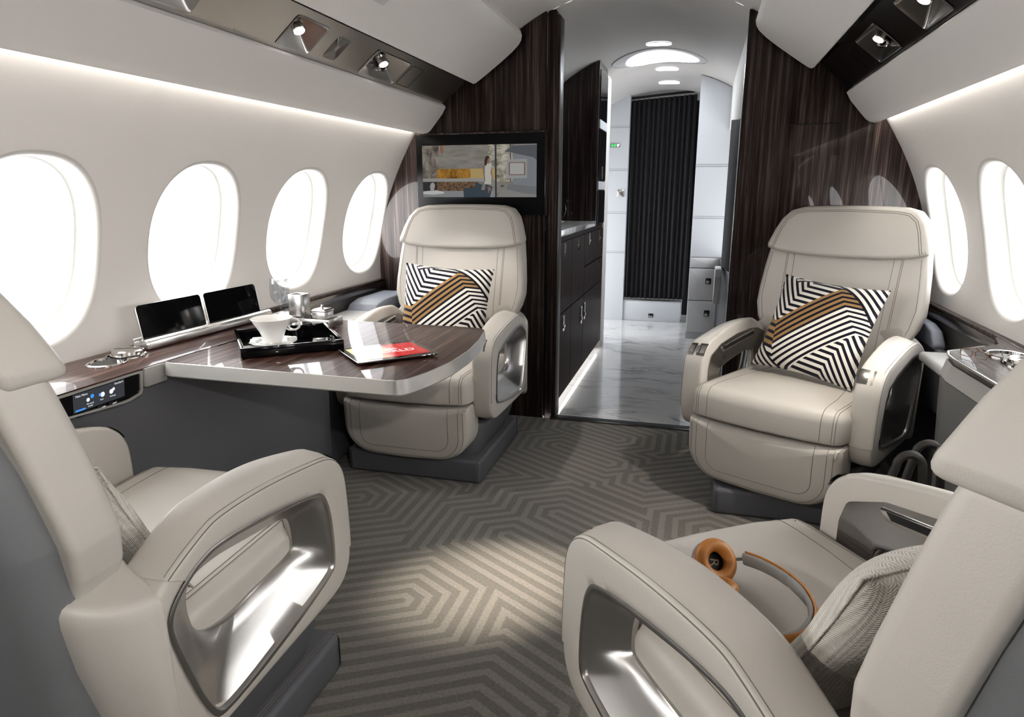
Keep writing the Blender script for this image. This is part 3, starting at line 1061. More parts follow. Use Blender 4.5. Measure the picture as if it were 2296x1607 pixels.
# ================================================================== OVERHEAD SERVICE PANELS
def strip_panel(s, y1, lamps, grille, hatch, mat, label, dark):
    """long steel service panel in the soffit; lamps: list of (y0,y1,kinds)"""
    A = Vector((0.787, 0, 1.6735)); B = Vector((0.907, 0, 1.5765))
    e = (B - A); L = e.length; e.normalize(); nrm = Vector((-e.z, 0, e.x))      # into the cabin
    if nrm.z > 0: nrm = -nrm
    def P(t, y, d=0.0):
        p = A + e * t + nrm * d
        return (s * p.x, y, p.z)
    root = thing('service_panel', label, 'overhead panel', (0, 0, 0))
    ys = [Y0]
    cuts = sorted(lamps, key=lambda q: q[0])
    T0, T1 = 0.030, 0.140
    b = MB()
    def quad(t0, t1, ya, yb): b.raw([P(t0, ya), P(t1, ya), P(t1, yb), P(t0, yb)], [(0, 1, 2, 3)])
    prev = Y0
    for (ya, yb, kinds) in cuts:
        quad(0, L, prev, ya); quad(0, T0, ya, yb); quad(T1, L, ya, yb); prev = yb
    quad(0, L, prev, y1 - .012)
    b.raw([P(0.0, y1 - .012), P(L, y1 - .012), P(L - .008, y1 - .004), P(L - .016, y1), P(.016, y1), P(.008, y1 - .004)], [(0, 1, 2, 3, 4, 5)])
    for tt in (0.0, L):
        b.raw([P(tt, Y0), P(tt, y1 - .012), P(tt, y1 - .012, -.006), P(tt, Y0, -.006)], [(0, 1, 2, 3)])
    b.obj('panel_plate', mat, root, smooth=False)
    for n, (ya, yb, kinds) in enumerate(cuts):
        # pyramidal recess
        b = MB(); D = -.052
        tm, ym = (T0 + T1) / 2, (ya + yb) / 2
        o_ = rpoly([(T0, ya), (T1, ya), (T1, yb), (T0, yb)], .012, 3)
        i_ = [(tm - .022 + (t - tm) * .30, ym - .02 + (y - ym) * .30) for t, y in o_]
        rings = [[P(t, y, .0015) for t, y in [(tm + (t - tm) * 1.05, ym + (y - ym) * 1.05) for t, y in o_]],
                 [P(t, y, .003) for t, y in o_], [P(tm + (t - tm) * .96, ym + (y - ym) * .96, -.002) for t, y in o_],
                 [P(t, y, D) for t, y in i_]]
        b.loft(rings, True, False)
        b.raw(rings[-1], [tuple(range(len(i_)))])
        rc = b.obj('lamp_recess', M['gunmetal'] if dark else M['brushed'], root, sharp=30)
        cx = Vector(P(tm - .014, ym - .02, D + .016))
        aim = Vector((-s * .55, -.25, -1)).normalized()
        for kk, kind in enumerate(kinds):
            off = Vector((0, .045 * kk, 0)) + (Vector((s * .012, 0, -.006)) if kk else Vector((0, 0, 0)))
            a2 = aim if kk == 0 else Vector((-s * .2, -.5, -1)).normalized()
            Mx = Matrix.Translation(cx + off) @ a2.to_track_quat('Z', 'Y').to_matrix().to_4x4()
            h = MB()
            h.lathe([(.0, -.012), (.016, -.01), (.021, 0), (.022, .008), (.0175, .014), (.0185, .017), (.0195, .034), (.017, .036), (.0165, .033), (.0, .033)], 28, Mx)
            if kind == 'off':
                h.mat(1).lathe([(.0, .0345), (.007, .0345), (.009, .036), (.007, .038), (.0, .038)], 16, Mx)
            ho = h.obj('lamp_head', [M['chrome'], M['black']], rc, sharp=35)
            if kind == 'on':
                g = MB(); g.lathe([(.0, .0350), (.0158, .0345), (.0158, .0335), (.0, .0335)], 24, Mx)
                g.obj('lens', M['lamp'], ho)
    if grille:
        ya, yb = grille
        b = MB()
        for q in range(9):
            f = 1 - q * .09
            tm, ym = .085, (ya + yb) / 2
            pl = rpoly([(tm - .045 * f, ym - (yb - ya) / 2 * f), (tm + .045 * f, ym - (yb - ya) / 2 * f), (tm + .045 * f, ym + (yb - ya) / 2 * f), (tm - .045 * f, ym + (yb - ya) / 2 * f)], .014 * f, 4)
            b.tube([P(t, y, .0005) for t, y in pl], .0009, 5, closed=True)
        b.obj('speaker_grille', M['gunmetal'], root)
    if hatch:
        ya, yb = hatch
        b = MB()
        pl = rpoly([(.035, ya), (.135, ya), (.135, yb), (.035, yb)], .010, 3)
        b.tube([P(t, y, .0003) for t, y in pl], .0010, 5, closed=True)
        b.obj('access_flap', M['black_matte'], root)
    return root
M['lamp'] = emit('lamp_lens', (1, .97, .92), 14)
strip_panel(-1, 3.25, [(1.372, 1.515, ['off']), (1.868, 2.036, ['on']), (2.378, 2.655, ['on', 'off'])], (2.112, 2.19), (2.683, 2.80), M['strip_steel'],
            'long brushed steel service panel with reading lamps set in the soffit above the table', False)
strip_panel(1, 3.25, [(1.98, 2.20, ['on']), (2.428, 2.690, ['on', 'off'])], None, (2.735, 2.845), M['strip_dark'],
            'dark bronze service panel with reading lamps in the soffit above the doorway-side seats', True)
spot((.80, 2.47, 1.60), (-.20, 1.73, 0), 230, 17.5, 1.0)
spot((.80, 2.10, 1.60), (.60, 2.40, .46), 20, 55, 0.8, (1, .93, .83))
spot((-.80, 1.93, 1.60), (-.62, 1.75, .71), 10, 50, 0.6, (1, .94, .86))
spot((-.80, 2.45, 1.60), (-.70, 2.75, .6), 16, 55, 0.6, (1, .94, .86))
b = MB()
b.raw([(-.615, 2.00, 1.7515), (-.655, 2.00, 1.7235), (-.655, 2.10, 1.7235), (-.615, 2.10, 1.7515)], [(0, 1, 2, 3)])
o = tag(b.obj('soffit_label', simple('pale_label', (.62, .60, .60), .4), smooth=False), 'small pale blank rectangle flush in the upper left soffit', 'label plate')
o.location = (0.0, 0, -.0012)

# ================================================================== SIDE CONSOLES
TZ = 0.710
def console_top(outl, th=0.02): return outl
# ---------- left console (behind the table)
con = thing('side_console', 'long wood topped console under the left windows with cup holder and control screen', 'console', (0, 0, 0))
b = MB()
xin = lambda y: -1.055 - 0.02 * max(0, (1.3 - y))
top = [(-1.296, .10), (-1.105, .10), (-1.105, .96), (-1.052, 1.08), (-1.052, 1.44), (-1.050, 1.452), (-1.046, 1.56), (-1.034, 1.72), (-1.035, 1.90), (-1.06, 2.09), (-1.10, 2.17), (-1.12, 2.20), (-1.296, 2.20)]
b.prism(top, .004, F=lambda u, v, w: (u, v, TZ - .004 + w), bev=.001)
b.obj('console_top', M['rosewood'], con, sharp=30)
b = MB()       # pale band under the top, along the front
b.prism([(-1.062, 1.385), (-1.047, 1.385), (-1.047, 1.458), (-1.062, 1.458)], .050, F=lambda u, v, w: (u, v, TZ - .052 + w), bev=.002)
b.obj('front_band', M['grey_band'], con, sharp=30)
b = MB()       # dark curved side panel down to the floor
secs = []
b8, b3 = .8, .3
for y in [.10, .6, 1.0, 1.3, 1.5, 1.7, 1.9, 2.05, 2.18, 2.28, 2.335, 2.355]:
    bul = .035 * max(0, 1 - ((y - 2.0) / .55) ** 2)
    rr = max(0, (y - 2.24) / .115); rb = .10 * (1 - sqrt(max(0, 1 - rr * rr))) 
    b8, b3 = .8, .3
    if y < 1.36: bul = -.042; b8 = b3 = 1.0
    if y < .96: rb = .03
    secs.append([(-1.17, y, .012), (-1.085 + bul - rb, y, .012), (-1.078 + bul - rb, y, .10), (-1.072 + bul - rb, y, .40), (-1.066 + bul * b8 - rb, y, .58), (-1.066 + bul * b3 - rb, y, .645), (-1.075 - rb + (bul if y < 1.36 else 0), y, .686), (-1.24, y, .686)])
b.loft(secs)
b.obj('side_panel', M['leather_dark'], con, sharp=40)
# touch screen unit
def CP(y, t, d=0.0):   # t 0..1 from bottom to top of the unit's face
    return (-1.062 - .010 * (1 - t) + d, y, .630 + .077 * t)
scr = MB()
fr = rpoly([(1.02, .30), (1.335, 0.0), (1.378, .13), (1.383, .25), (1.383, .985), (1.02, .985)], [0, .02, .03, .03, .03, 0], 4)
rings = [[CP(y, t, 0) for y, t in fr], [CP(y, t, .010) for y, t in fr]]
c_ = (1.20, .5)
inn = [(c_[0] + (y - c_[0]) * .955, c_[1] + (t - c_[1]) * .82) for y, t in fr]
rings += [[CP(y, t, .010) for y, t in inn], [CP(y, t, .006) for y, t in inn]]
scr.loft(rings, True, False)
so = scr.obj('control_unit', M['edge'], con, sharp=35)
g = MB(); g.raw([CP(y, t, .0065) for y, t in inn], [tuple(range(len(inn)))]); g.obj('glass_face', M['black'], so, smooth=False)
M['ui'] = emit('ui_background', (.035, .037, .042), 1.0); M['uit'] = emit('ui_text', (.6, .62, .64), 1.0); M['uib'] = emit('ui_blue', (.05, .20, .5), 1.0)
def text_obj(body, size, mat, parent, origin, ex, ey, align='LEFT', off=0.0, name='lettering', bold=0.0):
    cu = bpy.data.curves.new(name, 'FONT'); cu.body = body; cu.size = size; cu.align_x = align; cu.offset = bold
    o = bpy.data.objects.new(name, cu); link(o)
    dg = bpy.context.evaluated_depsgraph_get()
    me = bpy.data.meshes.new_from_object(o.evaluated_get(dg))
    bpy.data.objects.remove(o)
    ex = Vector(ex).normalized(); ey = Vector(ey); ey = (ey - ex * ey.dot(ex)).normalized(); ez = ex.cross(ey)
    Mx = Matrix((ex, ey, ez)).transposed().to_4x4(); Mx.translation = Vector(origin) + ez * off
    me.transform(Mx); me.materials.clear(); me.materials.append(mat)
    o2 = bpy.data.objects.new(name, me); link(o2, parent)
    return o2
g = MB(); d = .0072
def UIq(y0, t0, y1, t1, d=.0072): g.raw([CP(y0, t0, d), CP(y1, t0, d), CP(y1, t1, d), CP(y0, t1, d)], [(0, 1, 2, 3)])
UIq(1.175, .26, 1.325, .86)
ui = g.obj('screen', M['ui'], so, smooth=False)
ey = (.010, 0, .074)
def ut(s_, y, t, size, align='LEFT', mat='uit'): text_obj(s_, size, M[mat], ui, CP(y, t, .0076), (0, 1, 0), ey, align)
ut('Main Menu', 1.182, .74, .0075); ut('Standard', 1.321, .77, .0075, 'RIGHT')
ut('Personal', 1.222, .40, .0058, 'CENTER'); ut('Audio', 1.222, .32, .0058, 'CENTER'); ut('Seat', 1.255, .40, .0058, 'CENTER'); ut('Settings', 1.288, .40, .0058, 'CENTER')
g = MB()
for (y, t, r_, m_) in ((1.216, .56, .0048, 0), (1.228, .64, .0052, 1), (1.250, .60, .004, 1), (1.258, .58, .0062, 0), (1.284, .58, .006, 0), (1.291, .64, .004, 0)):
    gi = MB(); gi.raw([CP(y + r_ * cos(2 * pi * k / 12), t + r_ / .074 * sin(2 * pi * k / 12), .0077) for k in range(12)], [tuple(range(12))]); gi.obj('screen_icon', M['uib'] if m_ else M['uit'], ui, smooth=False)
g.raw([CP(1.180, .28, .0077), CP(1.208, .28, .0077), CP(1.208, .34, .0077), CP(1.180, .34, .0077)], [(0, 1, 2, 3)])
for y in (1.225, 1.258, 1.292):
    gi = MB(); gi.raw([CP(y - .006, .135, .0080), CP(y + .006, .145, .0080), CP(y + .007, .165, .0080), CP(y - .006, .155, .0080)], [(0, 1, 2, 3)]); gi.obj('screen_icon', M['uit'], ui, smooth=False)
g.obj('status_bar', M['uib'], ui, smooth=False)
for y in (1.195, 1.222, 1.255, 1.289):
    k = MB(); k.box(CP(y, .15, .0068), (.002, .026, .010), .0006); k.obj('key', M['black_matte'], so)
# cup holder: figure-of-eight rim, open well and lidded well
def eight(g_, c1, c2, r_, z, n=58):
    mx, my = (c1[0] + c2[0]) / 2, (c1[1] + c2[1]) / 2
    h = sqrt((c2[0] - c1[0]) ** 2 + (c2[1] - c1[1]) ** 2) / 2; a = math.atan2(c2[1] - c1[1], c2[0] - c1[0]); out = []
    for k in range(n):
        q = 2 * pi * k / n; R_ = r_ + g_
        r = h * abs(cos(q)) + sqrt(max(R_ * R_ - (h * sin(q)) ** 2, (R_ * .66) ** 2))
        out.append((mx + r * cos(q + a), my + r * sin(q + a), z))
    return out
c1, c2 = (-1.185, 1.395), (-1.205, 1.492)
b = MB()
b.loft([eight(-.004, c1, c2, .044, TZ + .0005), eight(-.004, c1, c2, .044, TZ + .004), eight(.0, c1, c2, .044, TZ + .005), eight(.004, c1, c2, .044, TZ + .0025), eight(.004, c1, c2, .044, TZ)], True, False)
b.mat(1).raw(eight(-.003, c1, c2, .044, TZ + .0012), [tuple(range(58))])
ch = b.obj('cup_holder', [M['chrome'], M['black']], con, sharp=40)
b = MB(); b.lathe([(0, .016), (.036, .016), (.041, .013), (.042, .004), (.046, .003), (.046, 0)], 40, Matrix.Translation((c2[0], c2[1], TZ + .002)))
b.mat(1).tube([(c2[0] + .03, c2[1] + .026, TZ + .0182), (c2[0] - .036, c2[1] - .010, TZ + .0182)], .0006, 5)
b.obj('cup_lid', [M['chrome'], M['black_matte']], ch, sharp=30)

# ---------- folding table
tab = thing('folding_table', 'rosewood folding table with thick pale metal edge swung out over the aisle', 'table', (0, 0, 0))
ol = [(-1.042, 1.449), (-1.02, 1.442), (-.38, 1.438), (-.35, 1.440), (-.329, 1.462), (-.305, 1.536), (-.285, 1.656), (-.284, 1.798), (-.299, 1.938), (-.325, 2.075), (-.340, 2.108), (-.376, 2.122), (-.88, 2.128), (-1.054, 2.10), (-1.030, 1.90), (-1.029, 1.72), (-1.040, 1.56)]
orad = [.004, .03, .10, .03, .10, .3, .4, .4, .4, .05, .015, .02, .1, .02, .3, .3, .2]
ol = rpoly(ol, orad, 4)
oc = Vector((-.66, 1.78))
def inset2(pl, dd):
    n = len(pl); out = []
    ar = sum(pl[i][0] * pl[(i + 1) % n][1] - pl[(i + 1) % n][0] * pl[i][1] for i in range(n)); sg = 1 if ar > 0 else -1
    for i in range(n):
        t = (Vector(pl[(i + 1) % n]) - Vector(pl[i - 1])).normalized()
        out.append((pl[i][0] - t.y * sg * dd, pl[i][1] + t.x * sg * dd))
    return out
o1 = inset2(ol, .004)
b = MB(); b.raw([(u, v, TZ + .002) for u, v in o1], [tuple(range(len(o1)))]); b.obj('table_top', M['rosewood'], tab, smooth=False)
b = MB()
def ring(pl, z): return [(u, v, z) for u, v in pl]
b.loft([ring(inset2(ol, .0035), TZ + .0019), ring(inset2(ol, .001), TZ + .0012), ring(inset2(ol, -.003), TZ - .034), ring(inset2(ol, .001), TZ - .038), ring(inset2(ol, .03), TZ - .038)], True, True)
b.obj('table_edge', M['edge'], tab, sharp=20)
b = MB(); b.tube([(u, v, TZ + .0015) for u, v in [(-1.038, 1.455), (-1.037, 1.56), (-1.026, 1.72), (-1.027, 1.90), (-1.050, 2.08)]], .0028, 6)
b.obj('hinge_strip', M['chrome'], tab)
b = MB(); b.box((-.99, 1.80, TZ - .056), (.09, .34, .034), .006); b.obj('table_arm', M['leather_dark'], tab)

# ---------- armrest ledges ahead of the consoles
for s, nm, lab, sh in ((-1, 'side_ledge', 'pale grey padded ledge with blue grey armrest block beside the seat under the television', 0.0), (1, 'side_ledge', 'grey padded ledge with blue grey armrest block between the doorway-side seat and the right wall', .105)):
    t = thing(nm, lab, 'ledge', (0, 0, 0))
    b = MB(); b.box((s * (1.155 + sh * .85), 2.79, .30 + sh * 1.6), (.07 - sh * .3, .84, .56 - sh * 3.2), .01); b.obj('ledge_body', M['leather_dark'], t)
    b = MB(); b.box((s * (1.19 + sh * .05), 2.62 - sh * 1.7, .595), (.165, .46 - sh * 1.3, .036), .014, 3); b.obj('ledge_pad', M['pale_pad'], t, sharp=50)
    b = MB()
    pr = rpoly([(2.80, .578), (3.23, .578), (3.23, .655), (2.94, .655), (2.86, .640), (2.81, .600)], .012, 3)
    b.prism(pr, .15 - sh, F=lambda u, v, w: (s * (1.112 + sh + w), u, v), bev=.008, seg=3)
    b.obj('armrest_block', M['leather_grey'], t, sharp=40)

# ---------- right console
rc = thing('side_console', 'short wood topped console with grey band under the right windows, spectacles on top', 'console', (0, 0, 0))
top = rpoly([(1.296, .10), (1.13, .10), (1.098, 1.0), (1.045, 2.06), (1.060, 2.16), (1.19, 2.262), (1.235, 2.30), (1.262, 2.40), (1.296, 2.46)], [0, 0, .3, .06, .04, .05, .03, .05, 0], 4)
b = MB(); b.prism(top, .02, F=lambda u, v, w: (u, v, TZ - .020 + w), bev=.002)
b.mat(1).tube([(1.150, 1.0, TZ + .0004), (1.160, 2.20, TZ + .0004)], .0012, 5)
b.obj('console_top', [M['ebony_h'] if 'ebony_h' in M else M['ebony'], M['dark']], rc, sharp=30)
rim = [(1.128, .2), (1.098, 1.0), (1.045, 2.055), (1.049, 2.115), (1.062, 2.165), (1.19, 2.266)]
b = MB(); b.tube([(x - .002, y, TZ - .004) for x, y in rim], .004, 6); b.obj('top_edge_trim', M['silver'], rc)
def sideprof(zs):
    secs = []
    for x, z in zs:
        secs.append([(min(x + u, 1.19), v, z) for u, v in [(.085, .10), (.054, 1.0), (.0, 2.06), (.012, 2.15), (.05, 2.20), (.15, 2.25), (.15, .10)]])
    return secs
b = MB(); b.loft(sideprof([(1.030, TZ - .066), (1.036, TZ - .045), (1.042, TZ - .021)])); b.obj('front_band', M['grey_band'], rc, sharp=30)
b = MB(); b.loft(sideprof([(1.075, .01), (1.055, .30), (1.036, .56), (1.031, TZ - .068)])); b.obj('side_panel', M['grey_panel2'] if 'grey_panel2' in M else M['grey_panel'], rc, sharp=30)
c1, c2 = (1.20, 2.03), (1.195, 2.135)
b = MB()
b.loft([eight(-.004, c1, c2, .046, TZ + .0005), eight(-.004, c1, c2, .046, TZ + .006), eight(.0, c1, c2, .046, TZ + .007), eight(.005, c1, c2, .046, TZ + .003), eight(.005, c1, c2, .046, TZ)], True, False)
b.mat(1).raw(eight(-.003, c1, c2, .046, TZ + .0012), [tuple(range(58))])
ch = b.obj('cup_holder', [M['chrome'], M['black']], rc, sharp=40)
b = MB(); b.lathe([(0, .016), (.036, .016), (.041, .013), (.042, .004), (.046, .003), (.046, 0)], 40, Matrix.Translation((c1[0], c1[1], TZ + .002)))
b.mat(1).tube([(c1[0] + .03, c1[1] + .016, TZ + .0182), (c1[0] - .036, c1[1] - .010, TZ + .0182)], .0006, 5)
b.obj('cup_lid', [M['chrome'], M['black_matte']], ch, sharp=30)

# ================================================================== SCREEN DOCKS
def dock(loc, rz, label, n=2):
    t = thing('screen_dock', label, 'screen dock', loc, rz)
    L = .56
    b = MB()
    pr = [(-.028, 0), (.034, 0), (.030, .026), (.020, .031), (.012, .031), (.008, .020), (-.018, .020), (-.022, .031), (-.028, .031)]
    b.prism(rpoly(pr, .004, 2), L, F=lambda u, v, w: (u, w - L / 2, v), bev=.003)
    b.obj('dock_base', M['silver'], t, sharp=35)
    w_ = .255
    for k in range(n):
        yc = -L / 2 + .018 + w_ / 2 + k * (w_ + .012)
        m = MB()
        pl = rpoly([(-w_ / 2, 0), (w_ / 2, 0), (w_ / 2, .104), (-w_ / 2, .104)], [.002, .002, .012, .012], 4)
        tilt = .16
        F_ = lambda u, v, d: (-.012 - v * sin(tilt) + d * cos(tilt), yc + u, .022 + v * cos(tilt) + d * sin(tilt))
        m.prism(pl, .007, F=F_, bev=.001)
        sc = m.obj('screen', M['silver'], t, sharp=35)
        m = MB(); m.raw([F_(u * .985, .001 + v * .985, .0076) for u, v in pl], [tuple(range(len(pl)))])
        m.obj('glass_face', M['black'], sc, smooth=False)
    return t
dock((-1.205, 1.832, TZ + .0008), rad(-3), 'silver dock with two black screens on the left console beneath the second window')
dock((1.262, 1.70, TZ + .0008), rad(180), 'silver dock with black screen on the right console, mostly hidden by the near seat')

# ================================================================== TABLE SETTING
ty = TZ + .0042
def quad_frame(p0, p1, p2):
    o = Vector(p0); ex = (Vector(p1) - o); ey = (Vector(p2) - o)
    return o, ex, ey
# tray
a = math.atan2(1.711 - 1.533, -.649 + .855)
tr = thing('serving_tray', 'black lacquer serving tray under the white cup on the table', 'tray', (-.845, 1.730, ty), a)
# dims: along local x .27, local y .27
tw, tl = .272, .285
b = MB(); b.box((0, 0, .004), (tw, tl, .006), .001)
b.obj('tray_base', M['black'], tr)
for (cx_, cy_, sx_, sy_) in ((0, -tl / 2, tw, .010), (0, tl / 2, tw, .010), (-tw / 2, 0, .010, tl), (tw / 2, 0, .010, tl)):
    b = MB(); b.box((cx_, cy_, .014), (sx_ + (.010 if sy_ < .02 else 0), sy_, .028), .0015); b.obj('rim', M['black'], tr)
def on_tray(x, y, z=0.007):
    return (-.845 + x * cos(a) - y * sin(a), 1.730 + x * sin(a) + y * cos(a), ty + z)
# saucer and cup
sc_ = (-.837, 1.651)
s_o = MB(); s_o.lathe([(0, .003), (.022, .002), (.026, .0), (.032, .0), (.040, .006), (.060, .013), (.066, .016), (.065, .018), (.058, .0155), (.040, .009), (.028, .006), (0, .006)], 48)
sau = tag(s_o.obj('saucer', M['porcelain'], loc=(sc_[0], sc_[1], ty + .009), sharp=50), 'round white saucer beneath the cup on the black tray', 'saucer')
cup = thing('cup', 'white flared porcelain cup standing on the saucer', 'cup', (sc_[0], sc_[1], ty + .0165))
b = MB(); b.lathe([(0, .001), (.021, 0), (.022, .003), (.026, .012), (.038, .040), (.051, .062), (.0585, .076), (.0575, .0768), (.049, .062), (.036, .040), (.024, .013), (0, .009)], 48)
b.obj('bowl', M['porcelain'], cup, sharp=60)
b = MB(); hx, hy = cos(.45), sin(.45)
b.tube([((.061 + .0165 * cos(q)) * hx, (.061 + .0165 * cos(q)) * hy, .056 + .0165 * sin(q)) for q in [2 * pi * k / 24 for k in range(24)]], .0030, 8, closed=True)
b.tube([(.040 * hx, .040 * hy, .043), (.047 * hx, .047 * hy, .040), (.056 * hx, .056 * hy, .0395)], .0028, 8)
b.obj('handle', M['porcelain'], cup)
b = MB(); b.lathe([(0, .055), (.046, .055)], 32); b.obj('coffee', simple('coffee', (.05, .02, .01), .1), cup)
# sugar sachets and spoon on the saucer
sug = simple('sugar_paper', (.80, .79, .77), .5)
for n, (dx, dy, rz, z, lab) in enumerate(((-.046, -.012, .6, .0172, 'white sugar cube at the left rim of the saucer'), (-.038, -.034, -.3, .0172, 'white wrapped sugar at the front left of the saucer'),
                                     (.048, .022, .9, .0172, 'white wrapped sugar on the right rim of the saucer'))):
    b = MB(); b.box((0, 0, .006), (.026, .014, .011), .002)
    o = tag(b.obj('sugar_packet', sug, loc=(sc_[0] + dx, sc_[1] + dy, ty + .009 + z - .003)), lab, 'sugar', 'wrapped sugar on the saucer')
    o.rotation_euler = (0, 0, rz)
b = MB(); b.tube([(-.03, -.05, .0), (.01, -.052, .001), (.05, -.036, .003)], .0016, 6)
b.grid(lambda u, v: (-.048 + .024 * u, -.052 + (v - .5) * .014 * sin(pi * min(1, max(0.05, u))), -.001 + .003 * (abs(v - .5) * 2) ** 2), 8, 6)
tag(b.obj('teaspoon', M['chrome'], loc=(sc_[0], sc_[1], ty + .009 + .0165)), 'small steel teaspoon lying on the front of the saucer', 'spoon')
# black round pot on the tray
b = MB(); b.lathe([(0, 0), (.030, 0), (.031, .002), (.031, .040), (.029, .042), (0, .042)], 40)
tag(b.obj('pot', M['black'], loc=(-.832, 1.795, ty + .0082), sharp=35), 'round black lacquer pot at the back of the serving tray', 'pot')
# steel caddy with tall holder and sugar box
ck = -.06
cad = thing('caddy', 'low square steel caddy standing behind the black tray', 'caddy', (-.915, 1.998, ty), ck)
b = MB(); b.box((0, 0, .004), (.165, .085, .006), .001)
for (x, y, sx_, sy_) in ((0, -.042, .167, .003), (0, .042, .167, .003), (-.083, 0, .003, .085), (.083, 0, .003, .085)):
    b.box((x, y, .016), (sx_, sy_, .030), .0008)
b.obj('caddy_tray', M['silver'], cad)
def box_open(b, w_, d_, h_, t_):
    b.box((0, 0, t_ / 2), (w_, d_, t_), 0)
    for (x, y, sx_, sy_) in ((0, -d_ / 2 + t_ / 2, w_, t_), (0, d_ / 2 - t_ / 2, w_, t_), (-w_ / 2 + t_ / 2, 0, t_, d_), (w_ / 2 - t_ / 2, 0, t_, d_)):
        b.box((x, y, h_ / 2), (sx_, sy_, h_), .0012)
b = MB(); box_open(b, .052, .052, .100, .004)
tag(b.obj('holder', M['silver'], loc=(-.970, 1.999, ty + .0078)), 'tall open square steel holder in the caddy', 'holder').rotation_euler = (0, 0, ck)
sb = thing('sugar_box', 'small square steel box with a round knob on its lid in the caddy', 'sugar box', (-.880, 1.996, ty + .0078), ck); sb.scale = (.86, .86, .9)
b = MB(); box_open(b, .060, .060, .050, .003); b.obj('box_body', M['silver'], sb)
b = MB(); b.box((0, 0, .053), (.064, .064, .005), .0015)
b.loft([[(x * q, y * q, z) for x, y in ((-.03, -.03), (.03, -.03), (.03, .03), (-.03, .03))] for q, z in ((1, .0555), (.85, .060))])
lid = b.obj('lid', M['silver'], sb, sharp=30)
b = MB(); b.lathe([(0, .0585), (.004, .059), (.003, .062), (.006, .065), (.0068, .069), (.005, .073), (0, .0745)], 20); b.obj('knob', M['chrome'], lid)
# stemmed glass on a steel coaster, on the console
b = MB(); b.box((0, 0, .003), (.075, .13, .005), .002)
tag(b.obj('coaster', M['silver'], loc=(-1.150, 2.150, TZ + .0012)), 'flat steel coaster under the stemmed glass beside the screen dock', 'coaster').rotation_euler = (0, 0, .1)
b = MB(); b.lathe([(0, .001), (.030, .001), (.031, .002), (.012, .005), (.004, .009), (.0035, .030), (.006, .034), (.022, .044), (.033, .062), (.036, .085), (.034, .115), (.031, .136), (.0302, .136), (.0332, .115), (.0352, .085), (.032, .063), (.020, .046), (0, .037)], 40)
tag(b.obj('wine_glass', M['realglass'], loc=(-1.152, 2.153, TZ + .0068), sharp=60), 'clear stemmed glass on the console behind the tall steel holder', 'glass')
b = MB(); b.lathe([(0, .002), (.028, .002), (.031, .004), (.033, .078), (.0322, .078), (.030, .008), (0, .007)], 36)
tag(b.obj('tumbler', M['realglass'], loc=(-1.098, 2.205 - .06, TZ + .0068), sharp=60), 'short clear tumbler beside the stemmed glass, half hidden by the steel holder', 'glass')

# tablet
TA, TB_, TC = Vector((-.506, 1.547, 0)), Vector((-.345, 1.714, 0)), Vector((-.651, 1.687, 0))
ex = (TB_ - TA); W_ = ex.length; ex.normalize(); ey2 = Vector((-ex.y, ex.x, 0)); H_ = .19; 
tb = thing('tablet', 'tablet showing a red and yellow world news screen on the table', 'tablet', (TA.x + .003, TA.y - .010, ty), math.atan2(ex.y, ex.x))
pl = rpoly([(0, 0), (W_, 0), (W_, H_), (0, H_)], .010, 5)
b = MB(); b.loft([[(u, v, .0015) for u, v in inset2(pl, .004)], [(u, v, .004) for u, v in inset2(pl, .001)], [(u, v, .007) for u, v in pl], [(u, v, .008) for u, v in inset2(pl, .0008)]])
b.obj('tablet_body', M['silver'], tb, sharp=40)
b = MB(); b.raw([(u, v, .0083) for u, v in inset2(pl, .0015)], [tuple(range(len(pl)))]); gf = b.obj('glass_face', M['black'], tb, smooth=False)
def news_mat():
    m, nt, b_ = newmat('news_picture')
    tc = nt.nodes.new('ShaderNodeTexCoord'); sx = nt.nodes.new('ShaderNodeSeparateXYZ'); nt.links.new(tc.outputs['UV'], sx.inputs[0])
    n = noise(nt, tc.outputs['UV'], 2.3, 2, 0.5, 0.6)
    f = NX(nt, sx.outputs[0]) * .75 + (1.0 - NX(nt, sx.outputs[1])) * .18 + (NX(nt, n) - .5) * .55
    c = ramp(nt, f.v, [(0.10, (1.0, .80, .42)), (0.33, (.95, .58, .42)), (0.50, (.65, .05, .05)), (0.75, (.55, .012, .008)), (1.0, (.25, .004, .004))])
    nt.links.new(c, b_.inputs['Emission Color']); setp(b_, base=(0.01, 0.01, 0.01), rough=.08, estr=.6, spec=.2)
    return m
b = MB(); b.raw([(.016, .018, .0088), (W_ - .016, .018, .0088), (W_ - .016, H_ - .022, .0088), (.016, H_ - .022, .0088)], [(0, 1, 2, 3)])
pc = b.obj('screen', news_mat(), gf, smooth=False, uv=lambda c: ((c.x - .016) / (W_ - .032), (c.y - .018) / (H_ - .04)))
M['white_e'] = emit('white_text', (1, .97, .95), .8)
text_obj('BBC', .021, M['white_e'], pc, (W_ * .56, H_ * .55, .0091), (1, 0, 0), (0, 1, 0), 'CENTER', bold=.0006)
text_obj('WORLD', .038, M['white_e'], pc, (W_ * .52, H_ * .36, .0091), (1, 0, 0), (0, 1, 0), 'CENTER')
for xx in (.80, .87, .93):
    b = MB(); b.box((W_ * xx, .0006, .0052), (.012 if xx < .9 else .005, .002, .003), .0006); b.obj('side_button', M['chrome'], tb)

